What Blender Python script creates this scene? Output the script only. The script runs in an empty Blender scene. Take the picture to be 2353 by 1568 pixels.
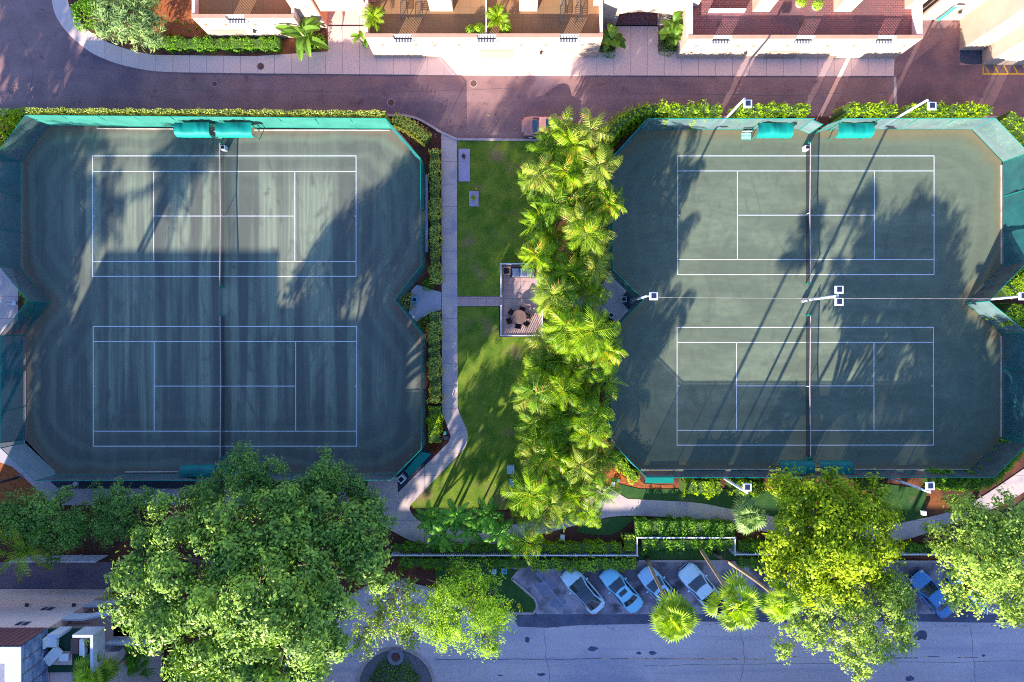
import bpy, bmesh, math, random
import numpy as np
from mathutils import Vector, Matrix

SC = bpy.context.scene
COL = SC.collection
PXM = 25.1            # overview pixels per metre on the ground
CX, CY, CAMH = 1176.5, 784.0, 65.0

# ---------------------------------------------------------------- camera, sky, sun, exposure
cam_d = bpy.data.cameras.new('camera')
cam = bpy.data.objects.new('camera', cam_d); COL.objects.link(cam)
cam.location = (0, 0, CAMH); cam.rotation_euler = (0, 0, 0)
cam_d.sensor_width = 36.0; cam_d.lens = 36.0 * PXM * CAMH / 2353.0
cam_d.clip_start = 0.5; cam_d.clip_end = 3000
SC.camera = cam

SUN_EL = math.radians(19.8)
SH = Vector((0.436, 0.90, 0)).normalized()          # direction shadows fall
sun_vec = Vector((-SH.x*math.cos(SUN_EL), -SH.y*math.cos(SUN_EL), math.sin(SUN_EL)))
w = bpy.data.worlds.new('World'); SC.world = w; w.use_nodes = True
wn = w.node_tree; wn.nodes.clear()
bg = wn.nodes.new('ShaderNodeBackground'); wo = wn.nodes.new('ShaderNodeOutputWorld')
sky = wn.nodes.new('ShaderNodeTexSky'); sky.sky_type = 'NISHITA'; sky.sun_disc = False
sky.sun_elevation = SUN_EL
sky.sun_rotation = math.atan2(sun_vec.x, sun_vec.y)
sky.air_density = 1.0; sky.dust_density = 0.3; sky.ozone_density = 6.0
bg.inputs[1].default_value = 0.15
tn = wn.nodes.new('ShaderNodeMix'); tn.data_type = 'RGBA'; tn.blend_type = 'MULTIPLY'; tn.inputs[0].default_value = 1.0
tn.inputs[7].default_value = (1.04, 0.94, 0.99, 1)      # slightly warm morning sky
wn.links.new(sky.outputs[0], tn.inputs[6]); wn.links.new(tn.outputs[2], bg.inputs[0]); wn.links.new(bg.outputs[0], wo.inputs[0])
sd = bpy.data.lights.new('sun', 'SUN'); sd.energy = 4.7; sd.angle = math.radians(0.55); sd.color = (1.0, 0.93, 0.80)
so = bpy.data.objects.new('sun', sd); COL.objects.link(so)
so.rotation_euler = sun_vec.to_track_quat('Z', 'Y').to_euler(); so.location = (-60, -80, 60)
SC.view_settings.view_transform = 'Standard'; SC.view_settings.look = 'None'
SC.view_settings.exposure = 1.66; SC.view_settings.gamma = 1
SC.render.engine = 'CYCLES'
SC.cycles.filter_width = 1.05; SC.cycles.use_denoising = False
SC.cycles.max_bounces = 6; SC.cycles.diffuse_bounces = 3; SC.cycles.transparent_max_bounces = 8

# ---------------------------------------------------------------- helpers
def W(dx, dy, z=0.0):
    """ground point seen at overview pixel (dx,dy) -> world, raised to z (same plan position)"""
    return Vector(((dx-CX)/PXM, (CY-dy)/PXM, z))
def P(dx, dy, z):
    """point of height z that is seen at overview pixel (dx,dy)"""
    f = (CAMH-z)/CAMH
    return Vector(((dx-CX)/PXM*f, (CY-dy)/PXM*f, z))

def M(name, c1, c2=None, scale=2.0, rough=0.85, c3=None, scale3=0.3, f3=0.5, stretch=(1,1,1), bump=0.0,
      metal=0.0, spec=0.3, trans=0.0, lo=0.35, hi=0.65, bumpscale=8.0, coat=0.0):
    m = bpy.data.materials.new(name); m.use_nodes = True
    nt = m.node_tree; n = nt.nodes; L = nt.links; n.clear()
    out = n.new('ShaderNodeOutputMaterial'); b = n.new('ShaderNodeBsdfPrincipled')
    b.inputs['Roughness'].default_value = rough; b.inputs['Metallic'].default_value = metal
    b.inputs['Specular IOR Level'].default_value = spec
    b.inputs['Coat Weight'].default_value = coat
    L.new(b.outputs[0], out.inputs[0])
    col = None
    c1 = (*c1, 1); b.inputs['Base Color'].default_value = c1
    tc = n.new('ShaderNodeNewGeometry'); mp = n.new('ShaderNodeMapping'); mp.inputs['Scale'].default_value = stretch
    L.new(tc.outputs['Position'], mp.inputs['Vector'])
    if c2 is not None:
        nz = n.new('ShaderNodeTexNoise'); nz.inputs['Scale'].default_value = scale; nz.inputs['Detail'].default_value = 6
        L.new(mp.outputs[0], nz.inputs['Vector'])
        mr = n.new('ShaderNodeMapRange'); mr.inputs[1].default_value = lo; mr.inputs[2].default_value = hi
        L.new(nz.outputs[0], mr.inputs[0])
        mx = n.new('ShaderNodeMix'); mx.data_type = 'RGBA'; mx.inputs[6].default_value = c1; mx.inputs[7].default_value = (*c2, 1)
        L.new(mr.outputs[0], mx.inputs[0]); col = mx.outputs[2]
        if c3 is not None:
            n3 = n.new('ShaderNodeTexNoise'); n3.inputs['Scale'].default_value = scale3; n3.inputs['Detail'].default_value = 5
            L.new(mp.outputs[0], n3.inputs['Vector'])
            m3 = n.new('ShaderNodeMapRange'); m3.inputs[1].default_value = f3; m3.inputs[2].default_value = f3+0.12
            L.new(n3.outputs[0], m3.inputs[0])
            x3 = n.new('ShaderNodeMix'); x3.data_type = 'RGBA'; x3.inputs[7].default_value = (*c3, 1)
            L.new(col, x3.inputs[6]); L.new(m3.outputs[0], x3.inputs[0]); col = x3.outputs[2]
        L.new(col, b.inputs['Base Color'])
    if bump:
        nb = n.new('ShaderNodeTexNoise'); nb.inputs['Scale'].default_value = bumpscale; nb.inputs['Detail'].default_value = 4
        L.new(tc.outputs['Position'], nb.inputs['Vector'])
        bp = n.new('ShaderNodeBump'); bp.inputs['Strength'].default_value = bump; bp.inputs['Distance'].default_value = 0.05
        L.new(nb.outputs[0], bp.inputs['Height']); L.new(bp.outputs[0], b.inputs['Normal'])
    if trans:
        t = n.new('ShaderNodeBsdfTransparent'); ms = n.new('ShaderNodeMixShader'); ms.inputs[0].default_value = trans
        L.new(b.outputs[0], ms.inputs[1]); L.new(t.outputs[0], ms.inputs[2]); L.new(ms.outputs[0], out.inputs[0])
    m['_col'] = name
    return m

def Mbrick(name, c1, c2, mortar, bw, bh, ms=0.02, off=0.5, rough=0.85, rot=0.0, noise=None, nscale=0.6):
    m = M(name, c1, rough=rough); nt = m.node_tree; n = nt.nodes; L = nt.links
    b = [x for x in n if x.type == 'BSDF_PRINCIPLED'][0]; mp = [x for x in n if x.type == 'MAPPING'][0]
    mp.inputs['Rotation'].default_value = (0, 0, rot)
    br = n.new('ShaderNodeTexBrick'); br.offset = off
    br.inputs['Color1'].default_value = (*c1, 1); br.inputs['Color2'].default_value = (*c2, 1); br.inputs['Mortar'].default_value = (*mortar, 1)
    br.inputs['Scale'].default_value = 1.0; br.inputs['Brick Width'].default_value = bw; br.inputs['Row Height'].default_value = bh
    br.inputs['Mortar Size'].default_value = ms; br.inputs['Mortar Smooth'].default_value = 0.3
    L.new(mp.outputs[0], br.inputs['Vector'])
    col = br.outputs[0]
    if noise:
        nz = n.new('ShaderNodeTexNoise'); nz.inputs['Scale'].default_value = nscale; nz.inputs['Detail'].default_value = 7
        L.new(mp.outputs[0], nz.inputs['Vector'])
        mr = n.new('ShaderNodeMapRange'); mr.inputs[1].default_value = 0.45; mr.inputs[2].default_value = 0.75
        L.new(nz.outputs[0], mr.inputs[0])
        mx = n.new('ShaderNodeMix'); mx.data_type = 'RGBA'; mx.inputs[7].default_value = (*noise, 1)
        L.new(col, mx.inputs[6]); L.new(mr.outputs[0], mx.inputs[0]); col = mx.outputs[2]
    L.new(col, b.inputs['Base Color'])
    return m

def Mleaf(name, dark, light, transl=0.35, rough=0.5, hue=None):
    """leaf material: per-leaf 'tint' attribute runs dark -> light; light also passes through the blade"""
    m = bpy.data.materials.new(name); m.use_nodes = True
    nt = m.node_tree; n = nt.nodes; L = nt.links; n.clear()
    out = n.new('ShaderNodeOutputMaterial'); at = n.new('ShaderNodeAttribute'); at.attribute_name = 'tint'
    cr = n.new('ShaderNodeValToRGB'); cr.color_ramp.elements[0].color = (*dark, 1); cr.color_ramp.elements[1].color = (*light, 1)
    if hue:
        e = cr.color_ramp.elements.new(0.94); e.color = (*light, 1); cr.color_ramp.elements[2].color = (*hue, 1)
    L.new(at.outputs['Fac'], cr.inputs[0])
    b = n.new('ShaderNodeBsdfPrincipled'); b.inputs['Roughness'].default_value = rough; b.inputs['Specular IOR Level'].default_value = 0.2
    L.new(cr.outputs[0], b.inputs['Base Color'])
    t = n.new('ShaderNodeBsdfTranslucent'); hs = n.new('ShaderNodeHueSaturation'); hs.inputs['Value'].default_value = 1.4; hs.inputs['Saturation'].default_value = 1.1
    L.new(cr.outputs[0], hs.inputs['Color']); L.new(hs.outputs[0], t.inputs['Color'])
    ms = n.new('ShaderNodeMixShader'); ms.inputs[0].default_value = transl
    L.new(b.outputs[0], ms.inputs[1]); L.new(t.outputs[0], ms.inputs[2]); L.new(ms.outputs[0], out.inputs[0])
    return m

def tag(o, label, cat, group=None, kind=None):
    if label: o['label'] = label
    if cat: o['category'] = cat
    if group: o['group'] = group
    if kind: o['kind'] = kind
    return o
def thing(name, label, cat, loc=(0,0,0), rz=0.0, group=None):
    o = bpy.data.objects.new(name, None); COL.objects.link(o)
    o.empty_display_size = 0.3
    o.location = loc; o.rotation_euler = (0, 0, rz); return tag(o, label, cat, group)

class MB:
    def __init__(s): s.v = []; s.f = []
    def add(s, vs, fs):
        k = len(s.v); s.v += [tuple(x) for x in vs]; s.f += [tuple(i+k for i in f) for f in fs]; return s
    def box(s, c, d, rz=0.0):
        cx, cy, cz = c; a, b, h = d[0]/2, d[1]/2, d[2]/2; co, si = math.cos(rz), math.sin(rz)
        vs = []
        for z in (-h, h):
            for x, y in ((-a,-b),(a,-b),(a,b),(-a,b)):
                vs.append((cx+x*co-y*si, cy+x*si+y*co, cz+z))
        return s.add(vs, [(3,2,1,0),(4,5,6,7),(0,1,5,4),(1,2,6,5),(2,3,7,6),(3,0,4,7)])
    def wallseg(s, a, b, z0, z1, t):
        a = Vector(a[:2]); b = Vector(b[:2]); d = b-a
        c = (a+b)/2; return s.box((c.x, c.y, (z0+z1)/2), (d.length, t, z1-z0), math.atan2(d.y, d.x))
    def prism(s, poly, z0, z1):
        """poly: list of world xy; concave allowed"""
        area = sum(poly[i][0]*poly[(i+1) % len(poly)][1]-poly[(i+1) % len(poly)][0]*poly[i][1] for i in range(len(poly)))
        if area < 0: poly = poly[::-1]
        n = len(poly)
        if z1-z0 < 1e-6:
            return s.add([(p[0], p[1], z1) for p in poly], [tuple(range(n))])
        vs = [(p[0], p[1], z0) for p in poly]+[(p[0], p[1], z1) for p in poly]
        return s.add(vs, [tuple(range(n, 2*n)), tuple(reversed(range(n)))]+[(i, (i+1) % n, n+(i+1) % n, n+i) for i in range(n)])
    def tube(s, pts, rad, n=6, cap=True):
        pts = [Vector(p) for p in pts]
        if not isinstance(rad, (list, tuple)): rad = [rad]*len(pts)
        k = len(s.v); ref = Vector((0, 0, 1))
        for i, p in enumerate(pts):
            t = (pts[min(i+1, len(pts)-1)]-pts[max(i-1, 0)]).normalized()
            if abs(t.dot(ref)) > 0.95: ref = Vector((1, 0, 0))
            u = t.cross(ref).normalized(); v = t.cross(u).normalized()
            for j in range(n):
                a = 2*math.pi*j/n; q = p+(u*math.cos(a)+v*math.sin(a))*rad[i]; s.v.append(tuple(q))
        for i in range(len(pts)-1):
            for j in range(n):
                s.f.append((k+i*n+j, k+i*n+(j+1) % n, k+(i+1)*n+(j+1) % n, k+(i+1)*n+j))
        if cap:
            s.f.append(tuple(k+j for j in reversed(range(n)))); s.f.append(tuple(k+(len(pts)-1)*n+j for j in range(n)))
        return s
    def lathe(s, prof, c=(0,0,0), n=20):
        k = len(s.v)
        for r, z in prof:
            for j in range(n):
                a = 2*math.pi*j/n; s.v.append((c[0]+r*math.cos(a), c[1]+r*math.sin(a), c[2]+z))
        for i in range(len(prof)-1):
            for j in range(n):
                s.f.append((k+i*n+j, k+i*n+(j+1) % n, k+(i+1)*n+(j+1) % n, k+(i+1)*n+j))
        s.f.append(tuple(k+j for j in reversed(range(n)))); s.f.append(tuple(k+(len(prof)-1)*n+j for j in range(n)))
        return s
    def build(s, name, mat, parent=None, smooth=False, bevel=0.0, tri=False):
        me = bpy.data.meshes.new(name)
        off = Vector(parent.location) if parent is not None else Vector((0,0,0))
        par = parent
        if parent is not None and parent.parent is not None: off = Vector(parent.parent.location)
        # parts keep identity transforms; vertices are stored relative to the thing's base
        rz = 0.0
        root = parent
        while root is not None and root.parent is not None: root = root.parent
        if root is not None: rz = root.rotation_euler.z; off = Vector(root.location)
        if root is not None and getattr(s, 'local', False): vs = s.v
        else:
            R = Matrix.Rotation(-rz, 3, 'Z'); vs = [tuple(R @ (Vector(v)-off)) for v in s.v]
        me.from_pydata(vs, [], s.f); me.update()
        if tri or any(len(f) > 4 for f in s.f) or bevel:
            bm = bmesh.new(); bm.from_mesh(me)
            big = [f for f in bm.faces if len(f.verts) > 4]
            if big: bmesh.ops.triangulate(bm, faces=big)
            bm.to_mesh(me); bm.free()
        if smooth:
            for p in me.polygons: p.use_smooth = True
        me.materials.append(mat)
        o = bpy.data.objects.new(name, me); COL.objects.link(o)
        if par is not None: o.parent = par
        if bevel:
            md = o.modifiers.new('bevel', 'BEVEL'); md.width = bevel; md.segments = 2; md.limit_method = 'ANGLE'
        return o
def LMB():
    m = MB(); m.local = True; return m

def copy_tree(o, parent=None):
    c = o.copy(); COL.objects.link(c); c.parent = parent
    for ch in list(o.children): copy_tree(ch, c)
    return c
def place(root, loc, rz=0.0, label=None, scale=1.0):
    root.location = loc; root.rotation_euler = (0, 0, rz); root.scale = (scale,)*3
    if label: root['label'] = label
    return root

def wp(pts): return [(W(x, y).x, W(x, y).y) for x, y in pts]
def smooth_pts(pts, n=6, closed=False):
    out = []; m = len(pts)
    for i in range(m-1 if not closed else m):
        p0 = pts[(i-1) % m] if closed or i > 0 else pts[0]; p1 = pts[i]; p2 = pts[(i+1) % m]
        p3 = pts[(i+2) % m] if closed or i+2 < m else pts[-1]
        for k in range(n):
            t = k/n
            out.append(tuple(0.5*((2*p1[a])+(-p0[a]+p2[a])*t+(2*p0[a]-5*p1[a]+4*p2[a]-p3[a])*t*t+(-p0[a]+3*p1[a]-3*p2[a]+p3[a])*t**3) for a in (0,1)))
    if not closed: out.append(pts[-1])
    return out
def sheet(name, pts, z, mat, thick=0.0, world=False):
    b = MB(); b.prism(pts if world else wp(pts), z-thick, z)
    o = b.build(name, mat); o['kind'] = 'structure'; return o

RNG = np.random.default_rng(7)
def leaf_mesh(name, pos, nrm, size, mat, parent, rng, aspect=0.55, tint=None, world=True):
    """many leaf blades: pos (n,3), nrm (n,3); each is one folded rhombus of 2 triangles, as one mesh"""
    n = len(pos)
    nrm = nrm/np.linalg.norm(nrm, axis=1, keepdims=True)
    r = rng.normal(size=(n, 3)); u = np.cross(nrm, r); u /= np.linalg.norm(u, axis=1, keepdims=True)
    v = np.cross(nrm, u)
    s = size*rng.uniform(0.65, 1.3, size=(n, 1))
    a = pos-u*s*0.5; c = pos+u*s*0.5-nrm*s*0.12
    bb = pos+v*s*aspect*0.5+nrm*s*0.06; d = pos-v*s*aspect*0.5+nrm*s*0.06
    V = np.stack([a, bb, c, d], axis=1).reshape(-1, 3)
    if world:
        root = parent
        while root.parent is not None: root = root.parent
        V = V-np.array(root.location)
    me = bpy.data.meshes.new(name)
    me.vertices.add(4*n); me.vertices.foreach_set('co', V.astype(np.float32).ravel())
    me.loops.add(4*n); me.loops.foreach_set('vertex_index', np.arange(4*n, dtype=np.int32))
    me.polygons.add(n); me.polygons.foreach_set('loop_start', np.arange(0, 4*n, 4, dtype=np.int32))
    try: me.polygons.foreach_set('loop_total', np.full(n, 4, dtype=np.int32))
    except Exception: pass
    me.update(calc_edges=True)
    if tint is None: tint = rng.random(n)
    at = me.attributes.new('tint', 'FLOAT', 'FACE'); at.data.foreach_set('value', np.clip(tint, 0, 1).astype(np.float32))
    me.materials.append(mat)
    o = bpy.data.objects.new(name, me); COL.objects.link(o); o.parent = parent
    return o

def unit(rng, n):
    d = rng.normal(size=(n, 3)); return d/np.linalg.norm(d, axis=1, keepdims=True)
def crown_cloud(lobes, rng, leaf, density, sub=10, subr=(0.25, 0.5), flat=0.8, tuft=0.30):
    """lobes [(x,y,z,r)] world; leaves gathered in twig tufts on irregular sub-lobes"""
    PP, NN, TT = [], [], []
    for (x, y, z, r) in lobes:
        k = max(5, int(sub*(1 if r > 1.2 else 0.7)))
        dirs = unit(rng, k); dirs[:, 2] = np.abs(dirs[:, 2])-0.3
        dirs /= np.linalg.norm(dirs, axis=1, keepdims=True)
        for d in dirs:
            rr = r*rng.uniform(*subr); c = np.array([x, y, z])+d*np.array([1, 1, flat])*(r-rr*0.6)*rng.uniform(0.6, 1.2)
            nt = max(4, int(density*4*math.pi*rr*rr/11)); q = unit(rng, nt); q[:, 2] = np.where(q[:, 2] < -0.2, -q[:, 2], q[:, 2])
            tc = c+q*rr*(1+rng.normal(-0.08, 0.24, size=(nt, 1)))*np.array([1, 1, 0.85])
            m = 11; base = np.repeat(tc, m, 0); qo = np.repeat(q, m, 0)
            s = rng.normal(size=(nt*m, 3))*tuft*0.5*rng.uniform(0.7, 1.3, size=(nt*m, 1))
            PP.append(base+s+qo*0.1); NN.append(qo*0.9+np.repeat(np.tile(d, (nt, 1)), m, 0)*0.5+s/np.linalg.norm(s, axis=1, keepdims=True)*0.4+rng.normal(0, 0.28, size=(nt*m, 3))+np.array([0, 0, 0.3]))
            TT.append(np.clip(np.repeat(rng.normal(0.5, 0.17, nt), m)+rng.normal(0, 0.14, nt*m)+0.1*math.sin(c[0]*1.7+c[1]), 0, 1))
    return np.concatenate(PP), np.concatenate(NN), np.concatenate(TT)

def tree(name, label, lobes, mat, bark, leaf=0.26, density=26, base=None, seed=1, group=None, sub=11, cat='tree', trunk_r=0.3, limbs=True, aspect=0.55, subr=(0.25,0.5), tuft=0.30, twigs=5):
    """lobes given as (image px x, y, height z, radius m)"""
    rng = np.random.default_rng(seed)
    L3 = [(*P(x, y, z)[:2], z, r) for x, y, z, r in lobes]
    if base is None:
        bx = sum(l[0] for l in L3)/len(L3); by = sum(l[1] for l in L3)/len(L3)
    else: bx, by = W(*base).x, W(*base).y
    t = thing(name, label, cat, (bx, by, 0.0), 0, group)
    p, nn, tt = crown_cloud(L3, rng, leaf, density, sub, subr, tuft=tuft)
    leaf_mesh('crown', p, nn, leaf, mat, t, rng, aspect, tt)
    b = MB(); zmin = min(l[2]-l[3]*0.6 for l in L3); fork = max(1.0, zmin*0.55)
    top = Vector((bx+rng.uniform(-.3,.3), by+rng.uniform(-.3,.3), fork))
    b.tube([(bx, by, -0.05), (bx, by, 0.3), tuple(top)], [trunk_r*1.35, trunk_r, trunk_r*0.8], 8)
    if limbs:
        for l in L3:
            e = Vector((l[0], l[1], l[2])); mid = top.lerp(e, 0.5)+Vector((0, 0, 0.4))+Vector(rng.uniform(-.3, .3, 3))
            b.tube([tuple(top), tuple(mid), tuple(e)], [trunk_r*0.5, trunk_r*0.3, 0.04], 5)
            for _ in range(twigs):
                d = Vector(unit(rng, 1)[0]); d.z = abs(d.z)*0.6
                b.tube([tuple(mid.lerp(e, rng.uniform(0.2, 1))), tuple(e+d*l[3]*1.0)], [0.055, 0.018], 4)
    b.build('trunk', bark, t, smooth=True)
    return t

def hedge(label, path, width, height, mat, seed, z0=0.0, leaf=0.16, density=125, name='hedge', rough=0.12, group=None, cat='hedge', cap=1.0):
    """clipped hedge along an overview-pixel path (ground position), leaf blades all over its top and sides"""
    rng = np.random.default_rng(seed)
    pts = [W(*p) for p in path]; t = thing(name, label, cat, (pts[0].x, pts[0].y, z0), 0, group)
    PP, NN, TT = [], [], []; core = MB()
    for a, b in zip(pts[:-1], pts[1:]):
        d = b-a; L = d.length; d.normalize(); s = Vector((-d.y, d.x, 0)); nx = int(density*L*(width+2*height))
        u = rng.uniform(0, L, nx); q = rng.uniform(0, width+2*height, nx)
        bul = rough*(np.sin(u*2.1+seed)+np.sin(u*5.3+q))+rng.normal(0, rough*0.45, nx)
        lat = np.where(q < height, -width/2, np.where(q > height+width, width/2, q-height-width/2))
        z = np.where(q < height, q, np.where(q > height+width, width+2*height-q, height))
        side = np.where(q < height, -1.0, np.where(q > height+width, 1.0, 0.0))
        edge = np.clip(1-np.abs(np.abs(lat)-width/2)/0.25, 0, 1)*np.clip(1-np.abs(z-height)/0.25, 0, 1)
        lat2 = lat+side*bul; z2 = z+np.where(side == 0, bul, 0)-0.08*edge
        p = np.array(a)[None, :]+np.outer(u, np.array(d))+np.outer(lat2, np.array(s)); p[:, 2] = z0+np.maximum(z2, 0.05)
        nm = np.outer(side, np.array(s)); nm[:, 2] += (side == 0)*1.0
        PP.append(p); NN.append(nm+rng.normal(0, 0.45, (nx, 3))+np.array([0, 0, 0.3])); TT.append(np.clip(rng.normal(0.5, 0.22, nx)+0.15*np.sin(u*1.3), 0, 1))
        core.wallseg(a-d*0.0, b+d*0.0, z0+0.02, z0+height-0.12, max(0.1, width-0.2))
    leaf_mesh('foliage', np.concatenate(PP), np.concatenate(NN), leaf, mat, t, rng, 0.5, np.concatenate(TT))
    core.build('branches', MT['hedge_core'], t)
    return t

def shrub(label, dx, dy, r, h, mat, seed, leaf=0.15, density=90, name='shrub', group=None, z0=0.0, cat='shrub', flower=None):
    rng = np.random.default_rng(seed); c = W(dx, dy, z0); t = thing(name, label, cat, c, 0, group)
    n = int(density*2*math.pi*r*max(r, h)); q = unit(rng, n); q[:, 2] = np.abs(q[:, 2])
    rr = (1+0.1*np.sin(q[:, 0]*6+seed)+0.1*np.sin(q[:, 1]*7))*(1-np.abs(rng.normal(0, 0.13, n)))
    p = q*rr[:, None]*np.array([r, r, h])+np.array(c)
    leaf_mesh('foliage', p, q+rng.normal(0, 0.5, (n, 3)), leaf, mat, t, rng, 0.5)
    b = MB()
    for k in range(7):
        a = k*0.9; b.tube([(c.x, c.y, z0), (c.x+r*0.6*math.cos(a), c.y+r*0.6*math.sin(a), z0+h*0.75)], [0.03, 0.01], 4)
    b.build('stems', MT['twig'], t)
    return t
# ---------------------------------------------------------------- materials
MT = {}
MT['twig'] = M('twig_dark', (0.035, 0.03, 0.018))
MT['bark'] = M('bark_grey', (0.22, 0.17, 0.12), (0.12, 0.09, 0.06), scale=4, stretch=(1,1,0.3))
MT['palm_bark'] = M('bark_palm', (0.40, 0.28, 0.19), (0.24, 0.16, 0.10), scale=6, stretch=(1,1,2))
MT['leaf_green'] = Mleaf('leaf_green', (0.03, 0.1, 0.02), (0.4, 0.58, 0.07), 0.12)
MT['leaf_dark'] = Mleaf('leaf_dark', (0.05, 0.12, 0.025), (0.28, 0.46, 0.07), 0.2)
MT['leaf_yellow'] = Mleaf('leaf_yellow', (0.10, 0.17, 0.005), (0.52, 0.63, 0.016), 0.3)
MT['leaf_lime'] = Mleaf('leaf_lime', (0.1, 0.22, 0.01), (0.56, 0.78, 0.05), 0.3)
MT['leaf_pale'] = Mleaf('leaf_pale', (0.13, 0.22, 0.02), (0.54, 0.68, 0.11), 0.25)
MT['leaf_hedge'] = Mleaf('leaf_hedge', (0.12, 0.22, 0.008), (0.5, 0.68, 0.015), 0.35)
MT['leaf_hedge_gold'] = Mleaf('leaf_hedge_gold', (0.26, 0.3, 0.03), (0.78, 0.8, 0.16), 0.3)
MT['leaf_hedge_deep'] = Mleaf('leaf_hedge_deep', (0.05, 0.16, 0.01), (0.26, 0.52, 0.02), 0.3)
MT['frond'] = Mleaf('frond_bright', (0.035, 0.10, 0.004), (0.38, 0.56, 0.02), 0.38, 0.4, (0.62, 0.42, 0.05))
MT['frond_dark'] = Mleaf('frond_dark', (0.02, 0.10, 0.012), (0.24, 0.55, 0.05), 0.3, 0.55)
MT['frond_silver'] = Mleaf('frond_silver', (0.08, 0.14, 0.04), (0.36, 0.50, 0.16), 0.3, 0.4)
MT['frond_mid'] = Mleaf('frond_mid', (0.03, 0.09, 0.006), (0.26, 0.44, 0.03), 0.35, 0.4, (0.50, 0.30, 0.06))
MT['frond_olive'] = Mleaf('frond_olive', (0.05, 0.09, 0.01), (0.42, 0.50, 0.06), 0.35, 0.4, (0.60, 0.35, 0.08))
MT['bark_pale'] = M('bark_pale', (0.50, 0.42, 0.36), (0.36, 0.29, 0.24), scale=4)
MT['hedge_core'] = M('hedge_core', (0.06, 0.11, 0.02))
MT['frond_fan'] = Mleaf('frond_fan', (0.07, 0.17, 0.008), (0.60, 0.74, 0.07), 0.38, 0.45)
MT['leaf_red'] = Mleaf('leaf_red', (0.25, 0.05, 0.01), (0.65, 0.18, 0.03), 0.3)
MT['leaf_banana'] = Mleaf('leaf_banana', (0.05, 0.12, 0.015), (0.24, 0.42, 0.05), 0.35, 0.35)
MT['asphalt_dark'] = M('asphalt_dark', (0.25, 0.135, 0.128), (0.33, 0.18, 0.165), scale=0.5, c3=(0.18,0.11,0.135), scale3=0.12, bump=0.3, bumpscale=20, rough=0.92)
MT['asphalt_road'] = M('asphalt_worn', (0.62, 0.50, 0.53), (0.72, 0.58, 0.60), scale=0.22, c3=(0.47,0.41,0.48), scale3=0.09, f3=0.55, stretch=(0.6,1.4,1), bump=0.2, bumpscale=25, rough=0.85)
def add_streaks(m, cols, st, sc, lo, hi, fac):
    nt = m.node_tree; n = nt.nodes; L = nt.links; bs = [x for x in n if x.type == 'BSDF_PRINCIPLED'][0]; src = bs.inputs['Base Color'].links[0].from_socket
    g = [x for x in n if x.type == 'NEW_GEOMETRY'][0]; mp = n.new('ShaderNodeMapping'); mp.inputs['Scale'].default_value = st; L.new(g.outputs['Position'], mp.inputs[0])
    z = n.new('ShaderNodeTexNoise'); z.inputs['Scale'].default_value = sc; z.inputs['Detail'].default_value = 8; z.inputs['Roughness'].default_value = 0.65; L.new(mp.outputs[0], z.inputs['Vector'])
    r = n.new('ShaderNodeMapRange'); r.inputs[1].default_value = lo; r.inputs[2].default_value = hi; r.inputs[4].default_value = fac; L.new(z.outputs[0], r.inputs[0])
    x = n.new('ShaderNodeMix'); x.data_type = 'RGBA'; x.inputs[7].default_value = (*cols, 1); L.new(src, x.inputs[6]); L.new(r.outputs[0], x.inputs[0]); L.new(x.outputs[2], bs.inputs['Base Color'])
add_streaks(MT['asphalt_road'], (0.42, 0.34, 0.45), (0.05, 1.3, 1), 0.8, 0.5, 0.68, 0.6)
add_streaks(MT['asphalt_road'], (0.90, 0.68, 0.72), (0.5, 0.5, 1), 0.35, 0.56, 0.72, 0.5)
add_streaks(MT['asphalt_road'], (0.30, 0.27, 0.36), (1, 1, 1), 2.2, 0.62, 0.70, 0.5)
MT['asphalt_lot'] = M('asphalt_stained', (0.20, 0.17, 0.21), (0.46, 0.38, 0.44), scale=0.45, c3=(0.12,0.10,0.12), scale3=0.55, f3=0.54, lo=0.42, hi=0.56, bump=0.2, bumpscale=25)
add_streaks(MT['asphalt_dark'], (0.36, 0.21, 0.20), (0.06, 1.0, 1), 0.7, 0.5, 0.7, 0.5)
add_streaks(MT['asphalt_dark'], (0.10, 0.06, 0.07), (1, 1, 1), 0.9, 0.58, 0.68, 0.6)
MT['concrete_pink'] = Mbrick('concrete_pink', (0.80, 0.54, 0.46), (0.74, 0.50, 0.43), (0.30, 0.18, 0.18), 1.55, 8.0, 0.022, 0.0, noise=(0.64, 0.47, 0.44), nscale=0.35)
MT['concrete_walk'] = Mbrick('concrete_walk', (0.63, 0.475, 0.42), (0.57, 0.43, 0.39), (0.25, 0.18, 0.20), 8.0, 2.05, 0.022, 0.0, noise=(0.36, 0.30, 0.37), nscale=0.8)
MT['concrete_blue'] = M('concrete_pale', (0.52, 0.45, 0.48), (0.43, 0.38, 0.43), scale=0.5, bump=0.1)
MT['kerb'] = M('kerb_concrete', (0.55, 0.42, 0.40), (0.44, 0.34, 0.34), scale=2)
MT['joint'] = M('joint_dark', (0.16, 0.12, 0.14))
MT['mulch'] = M('mulch', (0.13, 0.045, 0.03), (0.075, 0.028, 0.022), scale=6, c3=(0.26,0.085,0.03), scale3=0.25, f3=0.52, bump=0.8, bumpscale=18, rough=0.95)
MT['soil_orange'] = M('soil_orange', (0.42, 0.12, 0.035), (0.26, 0.075, 0.03), scale=5, bump=0.8, bumpscale=18, rough=0.95)
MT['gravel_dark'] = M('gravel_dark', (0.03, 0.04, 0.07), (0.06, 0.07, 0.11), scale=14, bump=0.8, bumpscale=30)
MT['gravel'] = M('gravel_pale', (0.25, 0.22, 0.24), (0.15, 0.13, 0.17), scale=12, bump=0.8, bumpscale=30)
MT['grass'] = M('grass_lawn', (0.085, 0.165, 0.015), (0.20, 0.25, 0.03), scale=0.7, c3=(0.24,0.19,0.07), scale3=0.4, f3=0.55, bump=0.9, bumpscale=22, rough=0.9, spec=0.1)
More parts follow.
